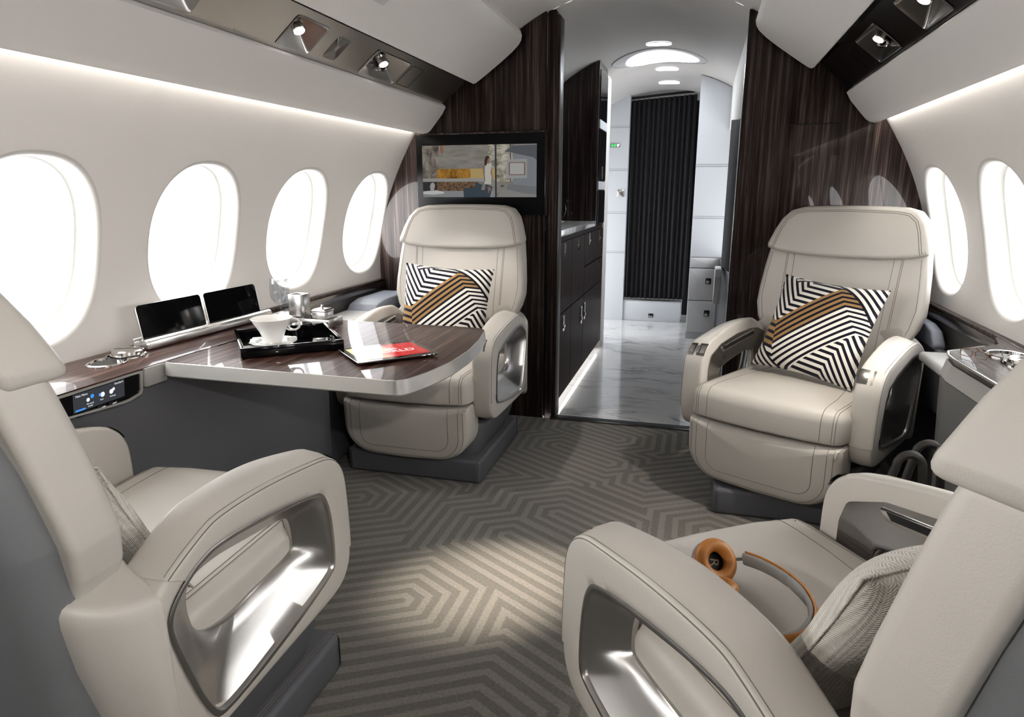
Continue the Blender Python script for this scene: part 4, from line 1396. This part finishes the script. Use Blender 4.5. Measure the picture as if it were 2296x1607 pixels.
# spectacles on the right console
gl = thing('spectacles', 'pair of brown rimmed spectacles on the right console', 'spectacles', (1.105, 2.085, TZ), 0.9)
br = simple('brown_frame', (.16, .07, .04), .25, coat=.5)
for sx_ in (-1, 1):
    b = MB(); pl = rpoly([(sx_ * .008, .004), (sx_ * .058, .004), (sx_ * .060, .034), (sx_ * .006, .036)], .009, 4)
    b.tube([(u, -.0, v) for u, v in pl], .0014, 6, closed=True); rm = b.obj('rim', br, gl)
    b = MB(); b.raw([(u, -.0005, v) for u, v in pl], [tuple(range(len(pl)))]); b.obj('lens', M['glass'], rm, smooth=False)
    b = MB(); b.tube([(sx_ * .060, 0, .030), (sx_ * .062, .01, .030), (sx_ * .056, .10, .026), (sx_ * .050, .125, .006)], .0016, 6); b.obj('temple', br, gl)
b = MB(); b.tube([(-.008, 0, .028), (0, -.001, .031), (.008, 0, .028)], .0014, 6); b.obj('bridge', br, gl)
gl.rotation_euler = (0, 0, -.9)
gl.location = (1.088, 2.06, TZ + .0035); gl.scale = (.62, .62, .62)

# ================================================================== PILLOWS
def pillow(name, label, cat, h, th, mat, loc, rot, group=None, wid=None, mess=0.0, seed=1):
    wid = wid or h
    n = 40; V = []; F = []; UV = []
    rnd = random.Random(seed)
    ph = [rnd.uniform(0, 6.28) for _ in range(8)]
    def surf(u, v, sgn):
        a = (1 - abs(u) ** 2.6) * (1 - abs(v) ** 2.6)
        d = th * max(0, a) ** .55
        pin = 1 - .075 * (1 - u * u) * abs(v) ** 3
        pin2 = 1 - .075 * (1 - v * v) * abs(u) ** 3
        w = mess * (sin(5 * u + ph[0]) * sin(4 * v + ph[1]) + .5 * sin(9 * u + ph[2] + 5 * v)) * max(0, a) ** .5
        return Vector((u * wid * pin2, sgn * (d + w), v * h * pin))
    b = MB()
    for sgn in (-1, 1):
        b.grid(lambda i, j: surf(i * 2 - 1, j * 2 - 1, sgn), n, n)
    bmesh.ops.remove_doubles(b.bm, verts=b.bm.verts, dist=1e-5)
    edge = [surf(t, -1, 1) for t in [k / 10 - 1 for k in range(20)]] + [surf(1, t, 1) for t in [k / 10 - 1 for k in range(20)]] + \
           [surf(-t, 1, 1) for t in [k / 10 - 1 for k in range(20)]] + [surf(-1, -t, 1) for t in [k / 10 - 1 for k in range(20)]]
    b.tube(edge, .0022, 6, closed=True)
    # uv from the flat lay-out
    o = b.obj(name, mat, sharp=None, uv=lambda c: (c.x / (2 * wid) + .5, c.z / (2 * h) + .5))
    o.location = loc; o.rotation_euler = rot
    return tag(o, label, cat, group)
pillow('pillow', 'black, white and gold patterned pillow on the seat under the television', 'pillow', .190, .058, M['print'], (-.738, 2.775, .654), (rad(-17), rad(3), rad(4)), wid=.204)
pillow('pillow', 'black, white and gold patterned pillow leaning on the seat beside the doorway', 'pillow', .191, .062, M['print'], (.794, 2.715, .651), (rad(-25), rad(3), rad(-37)), wid=.202)
def seat_local(i, x, f, z):
    (ox, oy, oz), a_, _ = SEATS[i]; q = rad(a_)
    return (ox + cos(q) * x + sin(q) * f, oy + sin(q) * x - cos(q) * f, z)
pillow('knit_pillow', 'cream knitted pillow on the near seat by the table', 'pillow', .165, .05, M['knit'], seat_local(2, 0.0, -.185, .612), (rad(-27), 0, rad(180)), wid=.25, mess=.006, seed=3)
pillow('knit_pillow', 'cream knitted pillow behind the headphones on the near seat', 'pillow', .170, .060, M['knit'], seat_local(3, 0.0, -.165, .612), (rad(-27), 0, rad(217)), wid=.255, mess=.006, seed=5)

# ================================================================== HEADPHONES
hp = thing('headphones', 'tan leather headphones with grey padded band lying on the near seat cushion', 'headphones', (0, 0, 0))
zc = .462
grey_f = simple('grey_mesh_fabric', (.30, .29, .28), .85)
def cupf(loc, direction, letter, lab):
    dq = Vector(direction).to_track_quat('Z', 'Y').to_matrix().to_4x4(); Mx = Matrix.Translation(loc) @ dq
    b = MB()
    prof = [(.017, .006)] + [(.0285 + .0125 * cos(q), .010 + .0115 * sin(q)) for q in [pi * .97 - (pi * 1.25) * k / 12 for k in range(13)]] + [(.038, -.002), (.017, -.002)]
    b.lathe(prof, 40, Mx, cap=False)
    ear = b.obj('ear_cup', M['tan'], hp, sharp=60)
    b = MB(); b.lathe([(0, .0035), (.019, .0035)], 32, Mx); b.obj('speaker_cloth', M['black_matte'], ear)
    b = MB(); b.lathe([(.0375, -.001), (.0385, -.008), (.034, -.014), (.030, -.017), (0, -.018)], 40, Mx); b.obj('outer_shell', simple('silver_shell', (.45, .45, .48), .35, .6), ear, sharp=60)
    if letter:
        q3 = dq.to_3x3()
        text_obj(letter, .026, simple('letter_ink', (.35, .28, .22), .6), ear, Mx @ Vector((-.006, .0085, .0042)), q3 @ Vector((-.3, -1, 0)), q3 @ Vector((1, -.3, 0)))
    return ear
cupf((.403, 1.146, .508), (.45, -.62, .55), 'R', '')
cupf((.405, 1.060, .497), (-.15, .25, .95), None, '')
# band
bp = [(.458, 1.172, .508), (.487, 1.150, .512), (.520, 1.115, .514), (.545, 1.070, .514), (.553, 1.020, .512), (.540, .975, .508), (.512, .950, .504), (.478, .945, .500), (.445, .962, .498), (.425, .99, .497)]
def cr(P, n):
    P = [Vector(p) for p in P]; out = []
    for i in range(len(P) - 1):
        p0, p1, p2, p3 = P[max(0, i - 1)], P[i], P[i + 1], P[min(len(P) - 1, i + 2)]
        for j in range(n):
            t = j / n
            out.append(0.5 * ((2 * p1) + (p2 - p0) * t + (2 * p0 - 5 * p1 + 4 * p2 - p3) * t * t + (3 * p1 - p0 - 3 * p2 + p3) * t ** 3))
    out.append(P[-1]); return out
BP = cr(bp, 8)
cen = Vector((.455, 1.05, .5))
def band(off, hw, ht, mat, name, lump=0.0):
    b = MB(); secs = []
    for i, p in enumerate(BP):
        t = (BP[min(i + 1, len(BP) - 1)] - BP[max(0, i - 1)]).normalized()
        nrm = Vector((t.y, -t.x, 0)).normalized()
        if nrm.dot(p - cen) < 0: nrm = -nrm
        u = i / (len(BP) - 1)
        lt = ht * (1 + lump * (abs(sin(u * pi * 8)) ** .5 - .8)) if .22 < u < .9 else ht * .8
        c = p + nrm * off
        up = (Vector((0, 0, 1)) * .93 - nrm * .30).normalized()
        secs.append([c + nrm * (lt * cx_) + up * (hw * cy_) for cx_, cy_ in [(cos(q) * (1 if abs(cos(q)) > 0 else 1), (1 if sin(q) > 0 else -1) * abs(sin(q)) ** .5) for q in [2 * pi * k / 16 for k in range(16)]]])
    b.loft(secs)
    return b.obj(name, mat, hp, sharp=60)
band(0.0065, .0165, .0028, M['tan'], 'band_cover')
band(0.0, .0145, .0062, grey_f, 'band_padding', .45)
b = MB(); b.tube([(.432, 1.163, .507), (.458, 1.172, .508)], .003, 8); b.tube([(.425, .99, .497), (.408, 1.03, .493)], .003, 8); b.obj('band_slider', M['gunmetal'], hp)

# ================================================================== BAG BETWEEN CONSOLE AND SEAT
bag = thing('handbag', 'dark leather handbag with two looped handles on the floor beside the right console', 'bag', (.845, 1.60, 0), 0)
bl = leather('dark_bag_leather', (.022, .020, .018), .5, .3, 300)
b = MB()
secs = []
for z, sx_, sy_ in ((.0, .125, .06), (.02, .135, .07), (.15, .135, .068), (.28, .128, .05), (.34, .122, .03), (.345, .118, .026)):
    secs.append([(x, y, z) for x, y in rpoly([(-sx_, -sy_), (sx_, -sy_), (sx_, sy_), (-sx_, sy_)], min(sy_ * .8, .04), 4)])
b.loft(secs); b.obj('bag_body', bl, bag, sharp=50)
hl = leather('grained_strap_leather', (.032, .029, .026), .5, .6, 260)
for sy_, dx_, hh in ((-1, -.024, .598), (1, .034, .600)):
    b = MB()
    pts = [(-.055 + dx_, sy_ * .032, .30), (-.050 + dx_, sy_ * .036, .42), (-.036 + dx_, sy_ * .038, .52)] + [(dx_ + .026 * cos(q), sy_ * .040, hh - .030 + .030 * sin(q)) for q in [pi - pi * k / 10 for k in range(11)]] + [(.032 + dx_, sy_ * .038, .52), (.040 + dx_, sy_ * .036, .42), (.045 + dx_, sy_ * .032, .30)]
    b.tube(cr(pts, 4), .0092, 10); b.obj('handle', hl, bag)
b = MB(); b.lathe([(0, -.012), (.012, -.012), (.014, 0), (.012, .012), (0, .012)], 16, Matrix.Translation((-.045, -.066, .30)) @ Matrix.Rotation(pi / 2, 4, 'X')); b.obj('clasp', M['chrome'], bag)
# ================================================================== TELEVISION
tv = thing('television', 'wall television on the bulkhead showing a woman in a stone walled living room', 'television', (0, 0, 0))
def TV(x, z, d): return (x, YB - d, z)
b = MB()
b.box((-.727, YB - .012, 1.243), (.664, .024, .388), .004)
b.obj('tv_frame', simple('tv_bezel', (.010, .010, .011), .28, spec=.2), tv, sharp=30)
b = MB(); b.box((-.727, YB - .010, 1.438), (.676, .030, .010), .003); b.box((-.392, YB - .010, 1.24), (.008, .030, .39), .003); b.obj('tv_surround', M['ebony'], tv, sharp=30)
mat_list = []; midx = {}
def em(name, col, st=1.0):
    if name not in midx:
        midx[name] = len(mat_list); mat_list.append(emit('picture_' + name, col, st * .55))
    return midx[name]
b = MB()
X0, X1, Z0, Z1 = -1.027, -.436, 1.134, 1.383
def pq(u, v, k): return TV(X0 + (X1 - X0) * u, Z0 + (Z1 - Z0) * v, .0245 + k * .0003)
def poly(pts, name, col, k=1):
    b.mat(em(name, col)); b.raw([pq(u, v, k) for u, v in pts], [tuple(range(len(pts)))])
def rect(u0, v0, u1, v1, name, col, k=1): poly([(u0, v0), (u1, v0), (u1, v1), (u0, v1)], name, col, k)
def em_noise(name, c0, c1, sc, stretch=(1, 1, 1)):
    m = bpy.data.materials.new('picture_' + name); m.use_nodes = True; nt = m.node_tree; nt.nodes.remove(nt.nodes['Principled BSDF'])
    n = noise(nt, coords(nt, scale=stretch), sc, 5, .65, .5); c = ramp(nt, n, [(.35, c0), (.65, c1)])
    e = nt.nodes.new('ShaderNodeEmission'); nt.links.new(c, e.inputs[0]); e.inputs[1].default_value = 0.55
    nt.links.new(e.outputs[0], nt.nodes['Material Output'].inputs[0])
    midx[name] = len(mat_list); mat_list.append(m)
em_noise('rock', (.07, .062, .055), (.25, .22, .19), 26, (1, 1, .7)); em_noise('concrete', (.17, .16, .145), (.24, .225, .20), 22, (.5, 1, 2)); em_noise('snowrock', (.13, .12, .09), (.42, .40, .34), 30, (.8, 1, 1.6))
em_noise('fire', (.13, .062, .012), (.42, .24, .065), 18); em_noise('logs', (.05, .035, .025), (.22, .14, .09), 90)
rect(0, 0, 1, 1, 'concrete', None, 0)
rect(0, .36, .15, 1, 'rock', None)
rect(.585, .30, .80, 1, 'snowrock', None)
rect(.13, .36, .43, .55, 'fire', None, 2); rect(.43, .36, .66, .55, 'glow', (.36, .27, .13), 2)
rect(0, .30, .60, .365, 'slab', (.26, .255, .24), 3)
rect(.0, .12, .50, .30, 'logs', None, 2); rect(0, .12, .13, .30, 'dark', (.045, .043, .045), 3)
rect(0, 0, .66, .125, 'floorlight', (.22, .225, .23), 2)
rect(.645, 0, .66, 1, 'mullion', (.05, .055, .06), 4); rect(.775, .3, .782, 1, 'mullion', None, 4)
poly([(.73, .87), (.80, .97), (1, .98), (1, .70), (.97, .75)], 'eave', (.10, .105, .115), 5)
rect(.80, 0, 1, .80, 'greywall', (.19, .20, .215), 3)
rect(.745, .36, .92, .72, 'tvbox', (.27, .27, .27), 6); rect(.765, .42, .905, .66, 'copper', (.18, .11, .085), 7); rect(.775, .435, .895, .645, 'tvglass', (.33, .33, .325), 8)
poly([(.66, .0), (.72, .16), (1, .02), (1, 0)], 'step', (.22, .215, .205), 6); poly([(.73, .10), (.76, .25), (1, .20), (1, .06)], 'step2', (.16, .165, .17), 5)
poly([(.165, 1), (.19, 1), (.196, .90), (.185, .84), (.172, .84), (.165, .90)], 'pendant', (.25, .12, .09), 5)
poly([(.0, .10), (.03, .12), (.12, .135), (.19, .105), (.19, .07), (.10, .05), (0, .06)], 'tabletop', (.42, .42, .42), 6)
poly([(.072, .12), (.063, .20), (.073, .27), (.095, .29), (.11, .25), (.108, .20), (.098, .12)], 'bulb', (.30, .29, .27), 7)
for dx, dy in ((0, .04), (.09, 0)):
    poly([(.37 + dx, .0), (.365 + dx, .14 + dy), (.465 + dx, .14 + dy), (.475 + dx, .25 + dy), (.535 + dx, .20 + dy), (.51 + dx, .0)], 'armchair', (.055, .07, .085), 8)
# woman: hair, face, dress, arms, legs
poly([(.575, .19), (.61, .19), (.612, .12), (.60, .12)], 'legs', (.19, .14, .115), 9); poly([(.585, .20), (.600, .20), (.592, .08), (.583, .08)], 'legs', None, 9)
poly([(.555, .25), (.612, .25), (.616, .40), (.607, .48), (.62, .60), (.612, .65), (.565, .65), (.548, .60), (.560, .48), (.553, .40)], 'dress', (.40, .385, .36), 10)
poly([(.548, .62), (.541, .58), (.545, .45), (.556, .30), (.563, .31), (.556, .45), (.560, .60)], 'legs', None, 11)
poly([(.613, .62), (.622, .58), (.618, .48), (.630, .34), (.625, .33), (.608, .48)], 'legs', None, 9)
poly([(.572, .64), (.578, .66), (.576, .72), (.590, .76), (.602, .73), (.600, .68), (.593, .64)], 'legs', None, 11)
poly([(.556, .60), (.557, .70), (.565, .77), (.583, .79), (.598, .775), (.600, .74), (.588, .745), (.580, .69), (.574, .61)], 'hair', (.06, .035, .03), 12)
poly([(.69, .22), (.715, .24), (.73, .20), (.70, .19)], 'branch', (.10, .095, .09), 9)
b.obj('screen', mat_list, tv, smooth=False)

# ================================================================== GALLEY (left of the passage)
gal = thing('galley_cabinet', 'dark wood galley base cabinet with small steel latches along the passage', 'cabinet', (0, 0, 0))
b = MB(); b.box((-.66, 4.19, .492), (.60, 1.62, .876), .002); b.obj('carcass', M['galley_wood'], gal, smooth=False)
b = MB(); b.box((-.67, 4.19, .027), (.56, 1.62, .052), 0); b.obj('toe_kick', M['black_matte'], gal, smooth=False)
XF = -.3535
def front(y0, y1, z0, z1, nm, lat):
    bb = MB(); bb.box((XF, (y0 + y1) / 2, (z0 + z1) / 2), (.012, y1 - y0 - .006, z1 - z0 - .006), .0015)
    d_ = bb.obj(nm, M['galley_wood'], gal, smooth=False)
    for (ly, lz, h_) in lat:
        k = MB(); k.box((XF + .007, ly, lz), (.004, .052, h_), .001); k.mat(1).box((XF + .0095, ly, lz + h_ * .22), (.001, .040, h_ * .40), 0)
        k.mat(0).box((XF + .0115, ly, lz - h_ * .18), (.006, .036, h_ * .20), .001)
        k.obj('latch', [M['chrome'], M['gunmetal']], d_, smooth=False)
for y0, y1, z0, z1, nm, lat in ((3.38, 3.76, .525, .905, 'door', [(3.538, .859, .075)]), (3.76, 4.19, .525, .905, 'door', [(3.958, .862, .075)]), (4.19, 4.62, .70, .905, 'drawer', [(4.388, .865, .075)]),
                               (4.62, 5.0, .70, .905, 'drawer', [(4.83, .856, .075)]), (4.62, 5.0, .525, .70, 'drawer', [(4.827, .66, .075)]), (4.19, 4.62, .525, .70, 'drawer', []),
                               (3.38, 3.76, .058, .525, 'door', [(3.536, .462, .085)]), (3.76, 4.17, .058, .525, 'door', [(4.112, .407, .11)]), (4.17, 5.0, .058, .525, 'door', [(4.232, .415, .11)])):
    front(y0, y1, z0, z1, nm, lat)
b = MB(); b.box((-.648, 4.00, .9492), (.60, 1.24, .036), .003)
tag(b.obj('worktop', M['marble'], sharp=30), 'white marble worktop on the galley base cabinet', 'worktop')
tall = thing('tall_cabinet', 'tall dark wood galley cabinet with black ovens at the far end of the worktop', 'cabinet', (0, 0, 0))
b = MB()
pr = [(-1.0, .935), (-.3475, .935), (-.3475, arcz(.3475) - .006)] + [(-.40 - .06 * k, arcz(.40 + .06 * k) - .006) for k in range(0, 9)] + [(-1.0, arcz(.95))]
b.prism(pr, .375, F=lambda u, v, w: (u, 4.625 + w, v), bev=.003)
b.obj('cabinet_body', M['ebony'], tall, smooth=False)
for z0, z1 in ((.945, 1.165), (1.235, 1.565), (1.625, 1.93)):
    b = MB(); b.box((-.3445, 4.815, (z0 + z1) / 2), (.007, .33, z1 - z0), .002); b.obj('oven_door', M['black'], tall, smooth=False)
for z in (1.20, 1.595):
    b = MB(); b.box((-.343, 4.815, z), (.008, .335, .055), .002); b.obj('steel_band', M['cool_white'], tall, smooth=False)
b = MB(); b.box((-.339, 4.80, 1.285), (.006, .05, .085), .002); b.obj('handle', M['gunmetal'], tall)
b = MB(); b.box((-.958, 3.99, 1.37), (.008, 1.26, .78), 0); b.obj('back_mirror', M['black'], tall, smooth=False)
b = MB(); b.box((-.62, 5.10, .975), (.548, .19, 1.95), .004)
struct(b.obj('wall_galley_end', M['lining'], sharp=30))
b = MB(); b.box((-.985, 4.3, 1.0), (.02, 2.0, 1.98), 0); struct(b.obj('wall_galley_left', M['black_matte'], smooth=False))
b = MB(); b.box((-.60, 3.345, 1.30), (.02, .03, .55), .003); b.box((-.368, 3.36, 1.38), (.012, .012, .68), .002)
struct(b.obj('trim_6', M['lining']))
# crockery on the worktop
for k in range(3):
    b = MB(); b.lathe([(0, .002), (.05, .002), (.085, .012), (.086, .014), (.05, .006), (0, .006)], 36)
    tag(b.obj('plate', M['porcelain'], loc=(-.49, 3.62 + .10 * k, .9672 + .008 * k), sharp=50), ['white plate nearest the doorway on the galley worktop', 'middle white plate on the galley worktop', 'white plate farthest along the galley worktop'][k], 'plate', 'plates on the galley worktop')
pot = thing('coffee_pot', 'steel coffee pot on the galley worktop', 'coffee pot', (-.60, 4.42, .967), 0)
b = MB(); b.lathe([(0, 0), (.045, 0), (.048, .004), (.047, .05), (.040, .10), (.032, .13), (.034, .138), (.02, .145), (0, .147)], 32); b.obj('pot_body', M['chrome'], pot, sharp=50)
b = MB(); b.tube([(.044, 0, .11), (.075, 0, .115), (.082, 0, .08), (.07, 0, .04), (.047, 0, .03)], .005, 8); b.obj('handle', M['black'], pot)
b = MB(); b.tube([(-.044, 0, .04), (-.07, 0, .07), (-.085, 0, .115)], lambda t: .011 - .006 * t, 8); b.obj('spout', M['chrome'], pot)

# ================================================================== PASSAGE END
b = MB(); b.box((-.60, 6.20, 1.0), (.588, .07, 2.0), .003); b.mat(1)
for z in (.62, .97, 1.34, 1.70):
    b.box((-.60, 6.1645, z), (.585, .001, .004), 0); b.box((-.60, 6.1645, z + .014), (.585, .001, .0025), 0)
struct(b.obj('wall_far_left', [M['cool_white'], M['mid_grey']], smooth=False))
b = MB(); b.box((0, 6.62, 1.0), (2.4, .04, 2.1), 0); struct(b.obj('wall_far', M['black_matte'], smooth=False))
step = thing('step', 'pale step with recessed latch below the dark curtain', 'step', (-.05, 6.40, 0))
b = MB(); b.box((0, 0, .095), (.525, .44, .188), .004); b.obj('riser', M['cool_white'], step, sharp=30)
b = MB(); b.box((0, -.21, .1935), (.525, .03, .010), .002); b.obj('nosing', M['gunmetal'], step)
def latch_small(parent, c, w_=.045, h_=.036):
    k = MB(); k.box((c[0], c[1] - .002, c[2]), (w_, .006, h_), .002); k.mat(1).box((c[0], c[1] - .006, c[2] - h_ * .15), (w_ * .72, .003, h_ * .42), .001)
    return k.obj('latch', [M['strip_dark'], M['chrome']], parent)
latch_small(step, (0, -.2205, .055))
# pleated curtain on a rail
def curtain():
    n = 160; V = []; F = []
    zs = [.20 + k * (1.735 / 24) for k in range(25)]
    b = MB()
    def fn(u, v):
        x = -.312 + .552 * u
        ph_ = u * 2 * pi * 13
        a_ = .020 * (1 - .25 * v) 
        y = 6.245 + a_ * sin(ph_) + .006 * sin(ph_ * .37 + 3 * v) - .0
        z = .205 + v * (1.0 * (1.925 + .035 * u) - .205)
        return (x + .006 * cos(ph_ * 1.0) * .8, y, z)
    b.grid(fn, 260, 20)
    return b
m, nt, bs_ = newmat('dark_violet_curtain')
n_ = noise(nt, coords(nt, scale=(300, 300, 8)), 1, 2)
nt.links.new(mixc(nt, n_, (.002, .0018, .0026), (.011, .009, .013)), bs_.inputs['Base Color']); setp(bs_, rough=.6, sheen=.12)
M['curtain'] = m
cu = curtain().obj('curtain', M['curtain'], sharp=None)
tag(cu, 'dark pleated curtain hanging at the end of the passage', 'curtain')
b = MB(); b.tube([(-.32, 6.245, 1.943), (-.10, 6.245, 1.962), (.10, 6.245, 1.976), (.225, 6.245, 1.984)], .010, 8); 
rail = tag(b.obj('curtain_rail', M['black_matte']), 'black curved rail carrying the dark curtain', 'curtain rail')
# indicator and call plate on the far wall
ind = thing('indicator_panel', 'small panel with two green lights and one white light on the far wall', 'indicator', (-.427, 6.165, 1.552))
b = MB(); b.box((0, -.004, 0), (.082, .010, .030), .003); b.obj('panel_body', M['gunmetal'], ind)
for k, (dx, mt) in enumerate(((-.024, emit('green_led', (.05, .55, .12), 1.5)), (0, None), (.026, emit('white_led', (.9, 1, .95), 2.2)))):
    mt = mt or bpy.data.materials['green_led']
    b = MB(); b.box((dx, -.0095, 0), (.018, .003, .018), .001); b.obj('lamp', mt, ind)
sw = thing('wall_plate', 'small square steel plate with a dark arrow emblem on the far wall', 'wall plate', (-.363, 6.165, 1.146))
b = MB(); b.box((0, -.003, 0), (.062, .008, .062), .003); b.box((0, -.007, 0), (.048, .004, .048), .002); b.obj('plate', M['silver'], sw)
b = MB(); d_ = -.0095
for pts in ([(-.014, .010), (-.008, .012), (.002, -.004), (-.002, -.008)], [(.014, .012), (.010, .014), (-.002, -.004), (.002, -.008)], [(-.014, -.010), (.014, -.010), (.014, -.014), (-.014, -.014)]):
    b.raw([(u, d_, v) for u, v in pts], [tuple(range(len(pts)))])
b.obj('emblem', M['dark'], sw, smooth=False)
# storage unit right of the passage
st = thing('storage_unit', 'tall pale storage unit with latched drawers right of the passage', 'storage unit', (0, 0, 0))
b = MB()
def ufr(y, tp): return [(.276, y, .002), (.70, y, .002)] + [(.70 - .053 * k, y, arcz(.70 - .053 * k, tp) - .004) for k in range(9)]
b.loft([ufr(5.51, 2.044), ufr(6.30, 2.001)]); b.mat(1)
for z in (1.345, .958):
    b.box((.488, 5.5095, z), (.42, .002, .004), 0); b.box((.488, 5.5095, z + .014), (.42, .002, .003), 0)
    b.box((.2755, 5.92, z), (.001, .80, .004), 0); b.box((.2755, 5.92, z + .014), (.001, .80, .003), 0)
b.obj('unit_body', [M['cool_white'], M['mid_grey']], st, smooth=False)
for z0, z1, lt in ((.575, .655, None), (.318, .570, (.426, .473)), (.060, .313, (.430, .216))):
    b = MB()
    pl = rpoly([(.280, z0), (.506, z0), (.506, z1), (.280, z1)], [.004, .004, .03, .004], 4)
    b.prism(pl, .014, F=lambda u, v, w: (u, 5.5095 - w, v), bev=.003)
    d_ = b.obj('drawer', M['white'], st, sharp=35)
    b = MB(); b.tube([(.280, 5.505, z1 + .002), (.49, 5.505, z1 + .002)], .002, 5); b.obj('shadow_gap', M['dark'], d_)
    if lt: latch_small(d_, (lt[0], 5.496, lt[1]), .042, .046)
b = MB(); b.box((.2745, 5.75, .90), (.004, .05, .05), .001); b.obj('latch', M['gunmetal'], st)
# right lining of the passage with the dark entry door panel
b = MB()
b.prism([(3.335, 1.50), (5.50, 1.60), (5.50, 2.0), (3.335, 2.0)], .03, F=lambda u, v, w: (.503 + w, u, v))
struct(b.obj('wall_passage_right', M['lining'], smooth=False))
b = MB()
b.prism([(3.335, .78), (4.86, .655), (4.86, 1.615), (3.335, 1.475)], .03, F=lambda u, v, w: (.493 + w, u, v), bev=.004)
struct(b.obj('door_2', simple('dark_grey_door', (.030, .029, .031), .6, spec=.2), sharp=30))
b = MB(); b.box((.525, 4.42, .33), (.06, 2.16, .66), 0); struct(b.obj('wall_passage_lower', M['black_matte'], smooth=False))
b = MB()
b.prism(rpoly([(4.80, .40), (4.90, .46), (4.90, .655), (4.72, .655), (4.72, .60)], .01, 3), .05, F=lambda u, v, w: (.455 + w, u, v), bev=.004)
tag(b.obj('hinge_cover', M['white'], sharp=30), 'small pale angular cover under the dark door panel by the passage', 'cover')

# ================================================================== PASSAGE LIGHTS
M['ceil_glow'] = emit('ceiling_diffuser', (.93, .97, 1.0), 3.6)
def ceil_slot(x, y, w_, d_, label):
    z = arcz(0) - .004 - (.065 * (y - 5.4) / 1.2 if y > 5.4 else 0)
    t = thing('ceiling_light', label, 'ceiling light', (x, y, z))
    pl = rpoly([(-w_ / 2, -d_ / 2), (w_ / 2, -d_ / 2), (w_ / 2, d_ / 2), (-w_ / 2, d_ / 2)], d_ * .48, 6)
    zf = lambda u: -(.98 - sqrt(.98 ** 2 - (u + x) ** 2))
    b = MB(); b.loft([[(u, v, zf(u) + .002) for u, v in pl], [(u * 1.04, v * 1.08, zf(u) - .001) for u, v in pl], [(u, v, zf(u) - .003) for u, v in pl]], True, False); b.obj('bezel', M['white'], t)
    b = MB(); b.raw([(u, v, zf(u) - .002) for u, v in pl], [tuple(range(len(pl)))]); b.obj('diffuser', M['ceil_glow'], t, smooth=False)
ceil_slot(.021, 4.56, .155, .105, 'small slot ceiling light nearest the doorway in the passage')
ceil_slot(.028, 5.46, .165, .105, 'small slot ceiling light just behind the large oval one')
ceil_slot(.022, 5.94, .165, .105, 'small slot ceiling light closest to the curtain')
t = thing('ceiling_light', 'large oval ceiling light in the middle of the passage', 'ceiling light', (0.0, 4.965, arcz(0) - .004))
zf = lambda u: -(.98 - sqrt(.98 ** 2 - u * u))
ov = [(.318 * cos(q), .275 * sin(q)) for q in [2 * pi * k / 48 for k in range(48)]]
b = MB(); b.loft([[(u, v, zf(u) + .004) for u, v in ov], [(u * .99, v * .99, zf(u) - .003) for u, v in ov], [(u * .975, v * .975, zf(u) - .001) for u, v in ov]], True, False); b.obj('bezel', M['white'], t)
b = MB(); b.loft([[(u * .975 * q, v * .975 * q, zf(u * .975 * q) + .0005) for u, v in ov] for q in (1, .85, .7, .55, .4, .25, .1, .02)], True, False); b.obj('reflector', M['white'], t)
ic = [(x_, y_ - 4.965) for x_, y_ in chaikin([(-.236, 5.05), (-.20, 4.90), (-.115, 4.80), (.01, 4.762), (.13, 4.80), (.225, 4.88), (.275, 5.0), (.20, 5.13), (.06, 5.155), (-.04, 5.185), (-.14, 5.21), (-.215, 5.15)], 2)]
b = MB(); b.loft([[(u * q, .03 + (v - .03) * q, zf(u * q) - .003) for u, v in ic] for q in (1, .8, .6, .4, .2, .01)], True, True); b.obj('diffuser', M['ceil_glow'], t, smooth=False)
area((0.0, 4.75, 1.99), (0, 0, -1), .4, 1.3, 3.2, (.88, .94, 1.0), 'passage_light')
# strip under the galley toe-kick
tl = area((-.366, 4.2, .050), (0, 0, -1),   .018, 1.5, .35, (1, .97, .93), 'toe_light'); tl.rotation_euler = (0, 0, 0)
